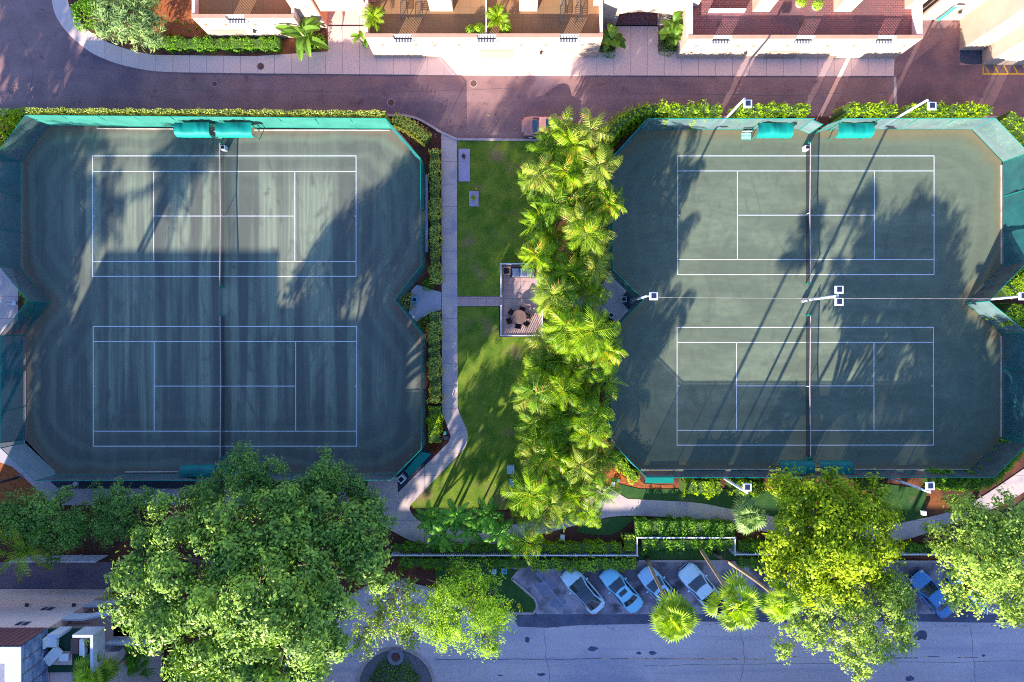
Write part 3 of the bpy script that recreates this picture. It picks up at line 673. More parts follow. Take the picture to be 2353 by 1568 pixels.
# yellow hatched marking
b = MB()
def strip(bb, a, c, w_, z0, z1): bb.wallseg(W(*a), W(*c), z0, z1, w_)
strip(b, (2257, 170.5), (2440, 170.5), 0.14, 0.010, 0.014); strip(b, (2259, 149), (2259, 168), 0.12, 0.010, 0.014)
for k in range(7): strip(b, (2262+k*22, 150), (2272+k*22, 168.5), 0.13, 0.010, 0.0145)
o = b.build('hatched_marking', MT['yellow_line']); o['kind'] = 'structure'
# west side
sheet('path_west_dark', [(-300, 372), (51, 373), (52, 617), (-300, 617)], 0.012, MT['asphalt_dark'])
sheet('pavement_west_lower', [(-300, 617), (30, 617), (42, 660), (42, 735), (10, 772), (-300, 772)], 0.02, MT['concrete_walk'], 0.015)
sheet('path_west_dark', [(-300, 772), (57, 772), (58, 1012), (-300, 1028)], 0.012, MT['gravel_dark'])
sheet('path_southwest', [(-60, 1025), (60, 1012), (128, 1085), (118, 1108), (135, 1123), (912, 1123), (912, 1161), (122, 1161), (116, 1154), (30, 1073), (-60, 1040)], 0.05, MT['concrete_blue'], 0.05)
sheet('gravel_strip', [(120, 1086), (912, 1086), (912, 1122), (136, 1122), (118, 1108)], 0.03, MT['gravel_dark'], 0.02)
sheet('bare_soil_west', [(-80, 1043), (0, 1043), (30, 1073), (116, 1154), (60, 1156), (-80, 1160)], 0.02, MT['soil_orange'], 0.01)
sheet('gravel_strip_middle', [(912, 1080), (968, 1030), (1000, 1040), (920, 1135), (912, 1135)], 0.03, MT['gravel_dark'], 0.02)
# centre
WALK = [(1014, 304)]+[(1016, 950)]+curve([(1016, 950), (1026, 975), (1036, 1003)])+[(1030, 1017), (914, 1133), (914, 1096), (845, 1092), (845, 1130)]+curve([(845, 1130), (862, 1165), (880, 1205), (914, 1227), (958, 1247), (1014, 1253), (1089, 1256), (1127, 1252), (1222, 1233), (1307, 1211), (1358, 1198), (1401, 1188), (1448, 1185), (1510, 1187), (1608, 1194), (1665, 1204), (1850, 1238), (1960, 1248), (2056, 1242), (2101, 1234), (2210, 1195), (2311, 1155), (2400, 1098)])+[(2430, 1078), (2430, 1020)]+curve([(2400, 1045), (2352, 1077), (2253, 1143), (2180, 1176), (2101, 1195), (2050, 1203), (1950, 1208), (1850, 1200), (1740, 1180), (1665, 1167), (1597, 1155), (1456, 1147), (1440, 1145), (1417, 1131), (1396, 1116)])+[(1382, 1118)]+curve([(1382, 1118), (1330, 1158), (1270, 1184), (1206, 1200), (1120, 1215), (1020, 1212), (965, 1198), (942, 1172), (946, 1157)])+curve([(1058, 1041), (1069, 1027), (1075, 1008), (1073, 990), (1062, 963), (1053, 940), (1052, 920)])+[(1050, 322)]
sheet('garden_path', WALK, 0.07, MT['concrete_walk'], 0.07)
sheet('lawn_north', [(1051, 324), (1262, 324), (1262, 608), (1149, 608), (1149, 681), (1052, 681)], 0.055, MT['grass'], 0.05)
sheet('lawn_south', [(1053, 705), (1147, 705), (1147, 775), (1262, 775), (1250, 1100)]+curve([(1240, 1150), (1200, 1162), (1150, 1172), (1100, 1166), (1050, 1172), (1000, 1166), (950, 1168)])+[(944, 1158), (1058, 1043), (1075, 1010), (1060, 960), (1053, 930)], 0.055, MT['grass'], 0.05)
sheet('patio_link_path', [(1050, 682), (1152, 682), (1152, 704), (1050, 704)], 0.075, MT['tile_patio'], 0.07)
sheet('patio_floor', [(1152, 609), (1246, 609), (1246, 772), (1152, 772)], 0.08, MT['tile_patio'], 0.08)
sheet('grove_path', [(1246, 680), (1392, 672), (1392, 708), (1246, 704)], 0.03, MT['concrete_blue'], 0.025)
sheet('grove_path_side', [(1362, 706), (1378, 706), (1382, 880), (1365, 880)], 0.034, MT['concrete_walk'], 0.025)
sheet('recess_paving_west', [(945, 668), (958, 655), (1014, 672), (1014, 712), (985, 722), (958, 740), (940, 720)], 0.06, MT['concrete_blue'], 0.05)
sheet('recess_paving_east', [(1392, 640), (1405, 632), (1440, 668), (1425, 690), (1446, 716), (1418, 742), (1380, 715), (1380, 660)], 0.05, MT['concrete_blue'], 0.05)
sheet('gravel_recess_east', [(1441, 669), (1468, 694), (1446, 715), (1427, 690)], 0.04, MT['gravel_dark'], 0.03)
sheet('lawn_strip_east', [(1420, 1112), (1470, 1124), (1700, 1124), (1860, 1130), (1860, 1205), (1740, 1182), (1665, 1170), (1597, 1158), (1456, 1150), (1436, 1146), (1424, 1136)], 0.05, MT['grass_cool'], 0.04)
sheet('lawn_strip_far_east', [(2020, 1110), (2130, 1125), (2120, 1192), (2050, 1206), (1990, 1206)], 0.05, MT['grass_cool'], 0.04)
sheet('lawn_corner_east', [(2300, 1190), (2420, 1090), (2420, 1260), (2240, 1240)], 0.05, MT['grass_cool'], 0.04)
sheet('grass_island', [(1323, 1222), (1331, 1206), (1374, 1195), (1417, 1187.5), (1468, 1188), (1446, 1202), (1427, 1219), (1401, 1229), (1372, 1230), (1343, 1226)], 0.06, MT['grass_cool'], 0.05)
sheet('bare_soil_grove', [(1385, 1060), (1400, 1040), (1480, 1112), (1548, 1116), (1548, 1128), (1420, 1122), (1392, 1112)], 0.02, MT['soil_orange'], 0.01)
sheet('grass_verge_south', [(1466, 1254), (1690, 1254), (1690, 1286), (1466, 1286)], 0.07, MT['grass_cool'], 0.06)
# south road and car park
sheet('street_south', [(-900, 2600), (-900, 1640), (600, 1640), (680, 1470), (800, 1372)]+curve([(800, 1372), (850, 1346), (906, 1338), (987, 1352), (1060, 1388), (1120, 1405), (1176, 1411)])+[(2900, 1411), (2900, 2600)], 0.004, MT['asphalt_road'])
sheet('car_park', [(1130, 1290), (2900, 1290), (2900, 1411), (1130, 1411)], 0.004, MT['asphalt_lot'])
sheet('gutter_band', [(1176, 1411.5)]+[(2900, 1411.5), (2900, 1432)]+[(2900-170*i, 1430+3*math.sin(i*2.3)) for i in range(1, 9)]+[(1480, 1434), (1330, 1437), (1255, 1443), (1190, 1440)], 0.008, M('gutter_dark', (0.10, 0.105, 0.16), (0.15, 0.15, 0.215), scale=0.7), 0.003)  # darker band along the upper edge of the street
sheet('service_road_west', [(-300, 1292), (330, 1292), (330, 1353), (-300, 1353)], 0.004, M('asphalt_lilac', (0.17, 0.13, 0.17), (0.22, 0.17, 0.21), scale=0.8, c3=(0.13,0.11,0.17), scale3=0.3))
kerb('kerb_street', curve([(800, 1372), (850, 1346), (906, 1338), (987, 1352), (1060, 1388), (1120, 1405), (1176, 1409)])+[(1176, 1409), (1224, 1409)]+curve([(1224, 1409), (1232, 1400), (1233, 1388), (1228, 1375)])+[(1176, 1330), (1191, 1312)], 0.2, 0.14)
kerb('kerb_car_park', [(1467, 1289), (1672, 1289)], 0.2, 0.14); kerb('kerb_car_park', [(1920, 1290), (2500, 1290)], 0.2, 0.14)
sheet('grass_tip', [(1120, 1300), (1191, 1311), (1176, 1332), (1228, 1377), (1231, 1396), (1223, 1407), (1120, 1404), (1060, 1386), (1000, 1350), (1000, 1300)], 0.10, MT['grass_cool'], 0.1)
b = MB()
for xa in (1172, 1262, 1350, 1437, 1529, 1617, 2000, 2088, 2176, 2262, 2350):
    strip(b, (xa+58, 1300) if xa > 1400 else (xa+62, 1318), (xa+132, 1402), 0.10, 0.008, 0.012)
o = b.build('stall_lines', MT['faded_line']); o['kind'] = 'structure'
b = MB()
for a, c, y in ((1387, 1690, 1514), (1690, 1760, 1515), (1995, 2110, 1512), (2200, 2252, 1511), (1800, 1835, 1509), (2120, 2160, 1509)): strip(b, (a, y), (c, y), 0.09, 0.008, 0.012)
o = b.build('centre_line', MT['orange_line']); o['kind'] = 'structure'
def crack(pts, seed, mat='joint', w_=0.05):
    r = random.Random(seed); P2 = [pts[0]]
    for a, e in zip(pts[:-1], pts[1:]):
        for k in range(1, 9): P2.append((a[0]+(e[0]-a[0])*k/8+r.uniform(-2.5, 2.5), a[1]+(e[1]-a[1])*k/8+r.uniform(-1.5, 1.5)))
    b = MB()
    for a, e in zip(P2[:-1], P2[1:]): b.wallseg(W(*a), W(*e), 0.0095, 0.0105, w_)
    o = b.build('crack', MT[mat]); o['kind'] = 'structure'
crack([(1000, 1515), (1300, 1516), (1385, 1513)], 1); crack([(1480, 1530), (1900, 1524), (2353, 1520)], 2, w_=0.03); crack([(1250, 1445), (1262, 1568)], 3, w_=0.03); crack([(1700, 1440), (1712, 1510), (1700, 1568)], 4, w_=0.03); crack([(2230, 1440), (2241, 1568)], 5, w_=0.03)
crack([(420, 206), (900, 212), (1180, 204)], 6, w_=0.03); crack([(1450, 215), (1800, 220), (2050, 212)], 7, w_=0.03); crack([(40, 60), (80, 160), (60, 245)], 8, w_=0.03)
for i, (x0, x1, y0, y1) in enumerate([(640, 700, 196, 222), (1620, 1700, 190, 214)]):
    sheet('repair_patch', [(x0, y0), (x1, y0+2), (x1-1, y1), (x0+1, y1-1)], 0.0088, MT['asphalt_lot'] if y0 > 1000 else MT['asphalt_dark'], 0.002)
def litter(name, region, n, seed, mat, z):
    rng = np.random.default_rng(seed); x0, x1, y0, y1 = region; p = np.array([tuple(W(x, y, z)) for x, y in zip(rng.uniform(x0, x1, n), rng.uniform(y0, y1, n))])
    e = thing(name, None, None); q = leaf_mesh(name, p, np.tile([0, 0, 1.0], (n, 1))+rng.normal(0, 0.2, (n, 3)), 0.13, mat, e, rng); q.parent = None; bpy.data.objects.remove(e); q['kind'] = 'stuff'; q['label'] = 'scattered dry fallen leaves'
litter('fallen_leaves', (1190, 2350, 1400, 1445), 260, 1, MT['leaf_red'], 0.03); litter('fallen_leaves', (1055, 1240, 330, 1150), 150, 2, MT['leaf_hedge_gold'], 0.07); litter('fallen_leaves', (930, 1420, 250, 318), 160, 3, MT['leaf_hedge_gold'], 0.02); litter('fallen_leaves', (700, 1180, 1350, 1560), 160, 4, MT['leaf_pale'], 0.02)
# oil / water stains as thin irregular sheets with their own outline
def blot(cx, cy, rx, ry, seed, mat, z=0.0085):
    r = random.Random(seed); pts = [(cx+rx*math.cos(a*0.449)*r.uniform(0.6, 1.15), cy+ry*math.sin(a*0.449)*r.uniform(0.6, 1.15)) for a in range(14)]
    return sheet('stain', smooth_pts(pts, 3, True), z, mat, 0.002)
stain = M('stain_dark', (0.085, 0.09, 0.14), (0.13, 0.13, 0.20), scale=3)
for i, (x, y, rx, ry) in enumerate([(1500, 1501, 9, 5), (1468, 1501, 7, 4), (1244, 1550, 10, 4), (1212, 1470, 6, 8), (1800, 1497, 8, 5), (1368, 1434, 5, 3), (1362, 1491, 12, 6), (1228, 1414, 9, 8), (2090, 1560, 14, 7), (2260, 1507, 5, 3), (2116, 1461, 16, 12), (1150, 1552, 6, 2), (2336, 1435, 7, 4), (2300, 1445, 3, 3)]): blot(x, y, rx, ry, i, stain, 0.0125)
for i, (x, y, rx, ry) in enumerate([(1255, 1350, 26, 22), (1282, 1385, 22, 12), (1240, 1320, 12, 10)]): blot(x, y, rx, ry, 40+i, M('asphalt_patch', (0.27, 0.26, 0.36), (0.21, 0.20, 0.29), scale=2), 0.0075)

# ================================================================ COURTS
LB = [(112, 290), (51, 373), (52, 617), (117, 696), (57, 771), (58, 1018), (134, 1090), (912, 1088), (978, 1021), (978, 768), (920, 694), (978, 618), (976, 384), (900, 297)]
RB = [(1472, 299), (1396, 382), (1396, 627), (1464, 693), (1393, 768), (1392, 1003), (1470, 1082), (2228, 1082), (2302, 1008), (2302, 767), (2217, 697), (2303, 610), (2303, 373), (2231, 298)]
def court_surface(name, poly, z, mat):
    bm = bmesh.new(); pts = wp(poly); vs = [bm.verts.new((x, y, z)) for x, y in pts]; f = bm.faces.new(vs)
    if f.normal.z < 0 or True: bm.normal_update()
    if bm.faces[:][0].normal.z < 0: bmesh.ops.reverse_faces(bm, faces=bm.faces[:])
    xs = [p[0] for p in pts]; ys = [p[1] for p in pts]
    for ax, lo, hi in ((0, min(xs), max(xs)), (1, min(ys), max(ys))):
        v = lo+0.9
        while v < hi:
            co = (v, 0, 0) if ax == 0 else (0, v, 0); no = (1, 0, 0) if ax == 0 else (0, 1, 0)
            bmesh.ops.bisect_plane(bm, geom=bm.verts[:]+bm.edges[:]+bm.faces[:], plane_co=co, plane_no=no); v += 0.9
    me = bpy.data.meshes.new(name); bm.to_mesh(me); bm.free()
    E = [(Vector(pts[i]), Vector(pts[(i+1) % len(pts)])) for i in range(len(pts))]; d = []
    for v in me.vertices:
        p = Vector(v.co[:2]); q = []
        for a, c in E:
            t = max(0, min(1, (p-a).dot(c-a)/(c-a).length_squared)); q.append((p-(a+(c-a)*t)).length)
        d.append(max(0.0, min(min(q), -math.log(sum(math.exp(-0.55*s_) for s_ in q))/0.55+1.1)))
    at = me.attributes.new('rim', 'FLOAT', 'POINT'); at.data.foreach_set('value', np.array(d, dtype=np.float32)); me.materials.append(mat)
    o = bpy.data.objects.new(name, me); COL.objects.link(o); o['kind'] = 'structure'; return o
court_surface('tennis_court_surface_west', LB, 0.05, MT['court_left'])
court_surface('tennis_court_surface_east', RB, 0.05, MT['court_right'])
def lines(x0, x1, ya, yb, ys1, ys2, xs1, xs2, yc):
    b = MB(); w_ = 0.062; z0, z1 = 0.054, 0.058
    def h(a, c, y, w_=w_): b.box(((W(a, y).x+W(c, y).x)/2, W(a, y).y, (z0+z1)/2), (abs(W(c, y).x-W(a, y).x), w_, z1-z0))
    def v(x, a, c): b.box((W(x, a).x, (W(x, a).y+W(x, c).y)/2, (z0+z1)/2), (w_, abs(W(x, c).y-W(x, a).y)-w_*1.02, z1-z0))
    for y in (ya, yb): h(x0-0.7, x1+0.7, y, 0.07)
    for x in (x0, x1): v(x, ya, yb)
    for y in (ys1, ys2): h(x0+1.0, x1-1.0, y)
    for x in (xs1, xs2): v(x, ys1, ys2)
    h(xs1+1, xs2-1, yc); h(x0+1, x0+5, yc); h(x1-5, x1-1, yc)
    o = b.build('court_lines', MT['white_line']); o['kind'] = 'structure'
lines(213.5, 818.5, 359, 635.5, 394.5, 601.5, 354, 678, 497)
lines(215, 820, 750.5, 1025.5, 785, 991, 355, 680, 887.5)
lines(1557, 2145.5, 359, 631.5, 393.5, 597, 1694, 2008.5, 495)
lines(1555.5, 2144, 752.5, 1023, 787, 989, 1692, 2007.5, 887)

def net(label, x, ya, yb, grp='tennis nets'):
    t = thing('tennis_net', label, 'net', W(x, (ya+yb)/2, 0.05), 0, grp)
    A = W(x, ya, 0.05); Bp = W(x, yb, 0.05); n = 16; V = []; F = []; tp = []
    for i in range(n+1):
        f = i/n; p = A.lerp(Bp, f); top = 1.12-0.16*(1-abs(2*f-1)); V += [(p.x, p.y, 0.06), (p.x, p.y, top)]; tp.append((p.x, p.y, top))
        if i: k = 2*i; F.append((k-2, k, k+1, k-1))
    b = MB(); b.add(V, F); b.build('mesh', MT['net_black'], t)
    b = MB()
    for a, c in zip(tp[:-1], tp[1:]):
        b.add([(a[0]-0.025, a[1], a[2]+0.02), (a[0]+0.025, a[1], a[2]+0.02), (c[0]+0.025, c[1], c[2]+0.02), (c[0]-0.025, c[1], c[2]+0.02),
               (a[0]-0.035, a[1], a[2]-0.04), (a[0]+0.035, a[1], a[2]-0.04), (c[0]+0.035, c[1], c[2]-0.04), (c[0]-0.035, c[1], c[2]-0.04)], [(0,1,2,3), (4,7,6,5), (0,3,7,4), (1,5,6,2)])
    b.build('headband', MT['kerb'], t)
    for q in (A, Bp):
        b = MB(); s = 1 if q is A else -1
        b.tube([(q.x, q.y+0.1*s, 0.03), (q.x, q.y+0.1*s, 1.17)], 0.05, 8); b.box((q.x, q.y+0.16*s, 0.75), (0.12, 0.1, 0.22)); b.build('post', MT['fence_green'], t)
    b = MB(); m = A.lerp(Bp, 0.5); b.box((m.x, m.y, 0.52), (0.03, 0.06, 0.92)); b.build('centre_strap', MT['white_line'], t)
net('black tennis net with white band across the upper left court', 516.5, 338, 659)
net('black tennis net with white band across the lower left court', 517, 728, 1047)
net('black tennis net with white band across the upper right court', 1851, 337, 650)
net('black tennis net with white band across the lower right court', 1851, 728, 1047)

# ---------------------------------------------------------------- windscreened fences
def court_fence(label, base, h, mats, gaps=()):
    c = W(*base[0]); t = thing('court_fence', label, 'fence', (c.x, c.y, 0), 0, None); n = len(base); rail = MB(); mid = MB()
    rnd = random.Random(3)
    for i in range(n):
        A = W(*base[i]); Bp = W(*base[(i+1) % n]); segs = [(0.0, 1.0)]
        for gi, g0, g1 in gaps:
            if gi == i: segs = [(0.0, g0), (g1, 1.0)]
        for s0, s1 in segs:
            a = A.lerp(Bp, s0); c = A.lerp(Bp, s1); d = c-a; L = d.length; u = d.normalized(); nn = Vector((-u.y, u.x, 0)); m = max(2, int(L/0.45)); V = []; F = []
            for k in range(m+1):
                p = a.lerp(c, k/m); 
                for zi, z in enumerate((0.22, 0.9, 1.7, 2.5, h-0.06)):
                    amp = 0.0 if zi in (0, 4) else 0.07*math.sin(k*0.9+i*2+zi)+0.05*math.sin(k*2.3+zi*1.7)
                    q = p+nn*amp*(1.0 if 0 < k < m else 0.0); V.append((q.x, q.y, z))
            for k in range(m):
                for z in range(4): F.append((k*5+z, (k+1)*5+z, (k+1)*5+z+1, k*5+z+1))
            b = MB(); b.add(V, F); b.build('windscreen', MT[mats[i % len(mats)]], t, smooth=True)
            rail.tube([(a.x, a.y, h), (c.x, c.y, h)], 0.035, 6); mid.tube([(a.x, a.y, 0.18), (c.x, c.y, 0.18)], 0.03, 6)
            np_ = max(1, round(L/3.1))
            for k in range(np_+(1 if s1 < 1.0 else 0)):
                p = a.lerp(c, k/np_); pb = MB(); q = p; pb.tube([(q.x, q.y, -0.05), (q.x, q.y, h+0.04)], 0.038, 6); pb.build('post', MT['fence_green'], t)
    rail.build('top_rail', MT['fence_green'], t); mid.build('bottom_rail', MT['fence_green'], t)
    # low white board at the foot of the north and south sides
    return t
wsn, wsp = 'windscreen', 'windscreen_pale'
FL = court_fence('teal windscreen fence enclosing the two left tennis courts', LB, 3.12, [wsp, wsn, wsp, wsn, wsn, wsp, wsp, wsn, wsn, wsn, wsn, wsn, wsn, 'teal_bright'], gaps=[(6, 0.93, 0.985)]) if False else None
MT['windscreen_sunlit'] = M('windscreen_teal_sunlit', (0.04, 0.24, 0.19), (0.03, 0.19, 0.155), scale=0.7, rough=0.7, trans=0.10)  # brighter copy of the mesh, sunlight on the top fence in its colour
FL = court_fence('teal windscreen fence enclosing the two left tennis courts', LB, 3.12, [wsp, wsn, 'windscreen_south', wsn, wsn, wsp, 'windscreen_south', wsn, wsn, wsn, wsn, wsn, wsn, 'windscreen_sunlit'])
FR = court_fence('teal windscreen fence enclosing the two right tennis courts', RB, 3.3, [wsn, wsn, wsn, wsn, wsn, wsn, 'windscreen_south', 'windscreen_south', wsn, wsp, 'windscreen_south', wsn, wsp, wsp], gaps=[(13, 0.437, 0.520)])
for a, c, lab in (((905, 299), (560, 298), None), ((480, 297), (225, 296), None)):
    pass
def board(label, a, c, grp):
    b = MB(); b.wallseg(W(*a), W(*c), 0.05, 0.20, 0.06); o = b.build('base_board', MT['board_white']); tag(o, label, 'board', grp)
board('white foot board below the teal fence at the top of the left courts, right part', (585, 300), (896, 300.5), None)
board('white foot board below the teal fence at the top of the left courts, left part', (225, 296.5), (400, 297.5), None)
board('white foot board along the bottom fence of the left courts beside the green bench canopies', (290, 1084.5), (410, 1084), None)
board('long pale foot board along the bottom fence of the right courts, left of the canopies', (1474, 1078.5), (1790, 1078.5), None)
board('long pale foot board along the bottom fence of the right courts, right of the canopies', (1962, 1078.5), (2226, 1078.5), None)
board('pale foot board along the right fence of the upper right court', (2299, 380), (2299, 607), None)
board('pale foot board along the right fence of the lower right court', (2298.5, 772), (2298.5, 1004), None)
def gate(label, hinge, end, h=3.0):
    a = W(*hinge); c = W(*end); t = thing('fence_gate', label, 'gate', (a.x, a.y, 0), 0, 'gate leaves of the right court')
    b = MB(); b.wallseg(a, c, 0.2, h-0.1, 0.02); b.build('windscreen', MT[wsp], t)
    b = MB(); b.tube([(a.x, a.y, 0.1), (a.x, a.y, h), (c.x, c.y, h), (c.x, c.y, 0.12), (a.x, a.y, 0.12)], 0.04, 6); b.build('frame', MT['fence_green'], t)
gate('left leaf of the open green gate at the top fence of the right courts', (1836, 299), (1858, 309)); gate('right leaf of the open green gate at the top fence of the right courts', (1898, 299), (1870, 309))

# ---------------------------------------------------------------- shade canopies and benches
def canopy(label, x0, x1, yb, yf, mat, z=2.35, seed=0, grp='bench canopies'):
    """x0,x1,yb,yf in ground overview px; front yf is the free edge"""
    c = W((x0+x1)/2, yb); t = thing('bench_canopy', label, 'canopy', (c.x, c.y, 0), 0, grp); rng = np.random.default_rng(seed)
    A = W(x0, yb); Bq = W(x1, yf); n, m = 18, 8; V = []; F = []; sgn = 1 if Bq.y < A.y else -1; dep = abs(Bq.y-A.y)
    for i in range(n+1):
        x = A.x+(Bq.x-A.x)*i/n; sag = 0.05*math.sin(i*math.pi/n*3+seed)+0.03*rng.normal()
        for j in range(m+1):
            f = j/m; y = A.y-sgn*dep*(f if f < 0.85 else 0.85+(f-0.85)*0.7)
            zz = z+0.16*math.sin(min(1, f/0.85)*math.pi*0.75)-0.12*f-(0.45*(f-0.85)/0.15 if f > 0.85 else 0)+sag*math.sin(math.pi*f)
            V.append((x+0.03*rng.normal()*(0.4 if j == m else 0.15), y, zz))
    for i in range(n):
        for j in range(m): F.append((i*(m+1)+j, (i+1)*(m+1)+j, (i+1)*(m+1)+j+1, i*(m+1)+j+1))
    b = MB(); b.add(V, F); b.build('cloth', MT[mat], t, smooth=True)
    b = MB(); b.add([(v[0], v[1], v[2]-0.005) for k, v in enumerate(V) if k % (m+1) == m]+[(v[0], v[1], v[2]-0.24-0.03*(k % 4)) for k, v in enumerate(V) if k % (m+1) == m], [(i, i+1, n+1+i+1, n+1+i) for i in range(n)])
    b.build('valance', MT[mat], t)
    for x in (x0+3, x1-3):
        for y in (yb-2*sgn*-1, yf-8*sgn):
            q = W(x, y); b = MB(); b.tube([(q.x, q.y, 0.0), (q.x, q.y, z-0.02)], 0.035, 6); b.build('post', MT['fence_green'], t)
    b = MB()
    for y, zz in ((yb+1*sgn, z-0.02), (yf-8*sgn, z-0.05)): a = W(x0+3, y); e = W(x1-3, y); b.tube([(a.x, a.y, zz), (e.x, e.y, zz)], 0.03, 6)
    b.build('frame', MT['fence_green'], t); return t
def ux(x, k=1.037): return CX+(x-CX)/k
canopy('teal bench canopy at the top fence of the left courts, left of the pair', ux(401), ux(481), 300, 330, 'teal_cloth', seed=1)
canopy('teal bench canopy at the top fence of the left courts, right of the pair', ux(496), ux(578), 300, 330, 'teal_cloth', seed=2)
canopy('teal bench canopy at the top fence of the right courts, left of the gate', ux(1741), ux(1823), 301, 331, 'teal_cloth', seed=3)
canopy('teal bench canopy at the top fence of the right courts, right of the gate', ux(1926), ux(2008), 301, 331, 'teal_cloth', seed=4)
canopy('dark green bench canopy at the bottom fence of the left courts, fully in view', ux(412), ux(492), 1085, 1060, 'teal_dark', seed=5)
canopy('dark green bench canopy at the bottom fence of the left courts, partly under the tree', ux(497), ux(577), 1085, 1060, 'teal_dark', seed=6)
canopy('dark green bench canopy at the bottom fence of the right courts, left of the pair', ux(1793), ux(1872), 1079, 1050, 'teal_dark', seed=7)
canopy('dark green bench canopy at the bottom fence of the right courts, right of the pair', ux(1884), ux(1961), 1079, 1050, 'teal_dark', seed=8)
def slat_bench(label, x0, x1, y0, y1, mat, z=0.45, back=1, name='bench', grp=None):
    a = W(x0, y0); c = W(x1, y1); t = thing(name, label, 'bench', ((a.x+c.x)/2, (a.y+c.y)/2, 0), 0, grp)
    b = MB(); n = 5
    for i in range(n): y = a.y+(c.y-a.y)*(i+0.5)/n; b.box(((a.x+c.x)/2, y, z), (c.x-a.x, abs(c.y-a.y)/n*0.62, 0.04))
    b.build('seat', MT[mat], t)
    for x in (a.x+0.1, c.x-0.1):
        b = MB(); b.box((x, (a.y+c.y)/2, z/2), (0.06, abs(c.y-a.y)*0.9, z-0.04)); b.build('leg', MT['fence_green'], t)
    if back:
        b = MB()
        for i in range(3): b.box(((a.x+c.x)/2, max(a.y, c.y)+0.05, z+0.14+i*0.13), (c.x-a.x, 0.03, 0.09))
        b.build('backrest', MT[mat], t)
pale_teal = MT['pale_teal'] = M('bench_pale_teal', (0.35, 0.62, 0.56), rough=0.5)
slat_bench('pale teal slatted bench between the two top canopies of the left courts', 500, 515, 309, 322, 'pale_teal')
slat_bench('pale teal slatted bench beside the upper canopy left of the right court gate', 1700, 1722, 309, 324, 'pale_teal')
slat_bench('green bench end showing between the two bottom canopies of the right courts', 1850, 1862, 1052, 1072, 'teal_dark')
def bin_(label, x, y, s=0.32, h=0.6, name='waste_bin', cat='bin', mat='white_metal', rz=0):
    c = W(x, y, 0.05); t = thing(name, label, cat, c, rz); b = LMB()
    b.box((0, 0, h/2), (s, s, h)); b.build('body', MT[mat], t, bevel=0.02); b = LMB(); b.box((0, 0, h+0.012), (s*0.68, s*0.62, 0.02)); b.build('opening', MT['black'], t)
bin_('small white bin with dark opening by the top net post, left courts', 519, 344, 0.42, 0.7)
bin_('small white bin with dark opening by the top net post, right courts', 1848, 344, 0.42, 0.7)
bin_('black square bin with white rim beside the teal canvas panel by the path', 925, 1098, 0.62, 0.8, rz=0.75)
bin_('blue and black slatted stand on the paving notch beside the left courts', 955, 690, 0.5, 0.7, name='ball_stand', cat='stand', mat='utility_blue')
bin_('white and black bin on the paving beside the right courts, behind the palms', 1402, 725, 0.5, 0.7, name='waste_bin', rz=-0.5)
bin_('pale blue cabinet beside the lamp post footing in the notch of the right courts', 1431, 689, 0.5, 0.7, name='control_cabinet', cat='cabinet', mat='utility_grey')

# ---------------------------------------------------------------- light poles
def lamp_head(t, c, s=0.68, mat='white_metal', rz=0):
    b = MB(); b.box((c[0], c[1], c[2]), (s, s*0.93, 0.2), rz); hd = b.build('lamp_head', MT[mat], t, bevel=0.03)
    b = MB(); b.box((c[0], c[1]+0.02, c[2]+0.103), (s*0.62, s*0.62, 0.012), rz); b.build('top_plate', MT['lamp_glass'], hd)
    b = MB(); b.box((c[0], c[1], c[2]-0.105), (s*0.8, s*0.75, 0.012), rz); b.build('lens', MT['lamp_glass'], hd)
def pole(label, base, h, heads, r=0.11, grp='court floodlight poles', foot=0.0, mat='white_metal'):
    g0 = W(*base); t = thing('floodlight_pole', label, 'light pole', (g0.x, g0.y, 0), 0, grp)
    b = MB(); b.tube([(g0.x, g0.y, 0), (g0.x, g0.y, h*0.5), (g0.x, g0.y, h)], [r*1.15, r, r*0.8], 10); b.build('shaft', MT[mat], t, smooth=True)
    b = MB()
    for hx, hy in heads: q = P(hx, hy, h); b.tube([(g0.x, g0.y, h-0.08), (q.x, q.y, h-0.03)], 0.055, 6)
    b.build('arm', MT[mat], t)
    for hx, hy in heads: q = P(hx, hy, h); lamp_head(t, (q.x, q.y, h))
    b = MB(); b.lathe([(r*1.9, 0), (r*1.9, 0.08), (r*1.2, 0.12)] if not foot else [(foot, 0), (foot, 0.35), (foot*0.9, 0.4)], (g0.x, g0.y, 0.0), 16); b.build('footing', MT['pole_cast'], t)
pole('white floodlight pole leaning up from the top fence, left of the right court gate', (1650, 291), 7.5, [(1718, 239)])
pole('white floodlight pole leaning up from the top fence, right of the right court gate', (2026, 291), 7.2, [(2141, 244)])
pole('white twin headed floodlight pole standing between the two right courts', (1846, 691), 6.9, [(1928, 666), (1928, 694)], foot=0.24, r=0.12)
pole('white floodlight pole standing in the left notch of the right court fence', (1452, 692), 7.2, [(1502, 681)], foot=0.30)
pole('white floodlight pole in the right notch of the right court fence, at the picture edge', (2226, 692), 7.2, [(2351, 681)])
pole('white floodlight pole below the bottom fence of the right courts, near the fan palm', (1655, 1093), 7.5, [(1717, 1120)])
pole('white floodlight pole below the bottom fence of the right courts, near the far corner', (2028, 1092), 7.4, [(2137, 1117)])
pole('dark pole rising out of the picture from the soil at the lower left corner', (46, 1096), 7.5, [(-120, 1150)], r=0.1, mat='dark_metal')
def stub(label, x, y, dx, dy):
    c = W(x, y, 0.03); t = thing('standpipe', label, 'pipe', c); b = LMB(); b.tube([(0, 0, 0), (dx, dy, 1.2)], 0.07, 8); b.build('pipe', MT['white_metal'], t)
    b = LMB(); b.box((0.05, 0, 0.16), (0.36, 0.34, 0.3)); b.build('valve_box', MT['white_metal'], t, bevel=0.03)
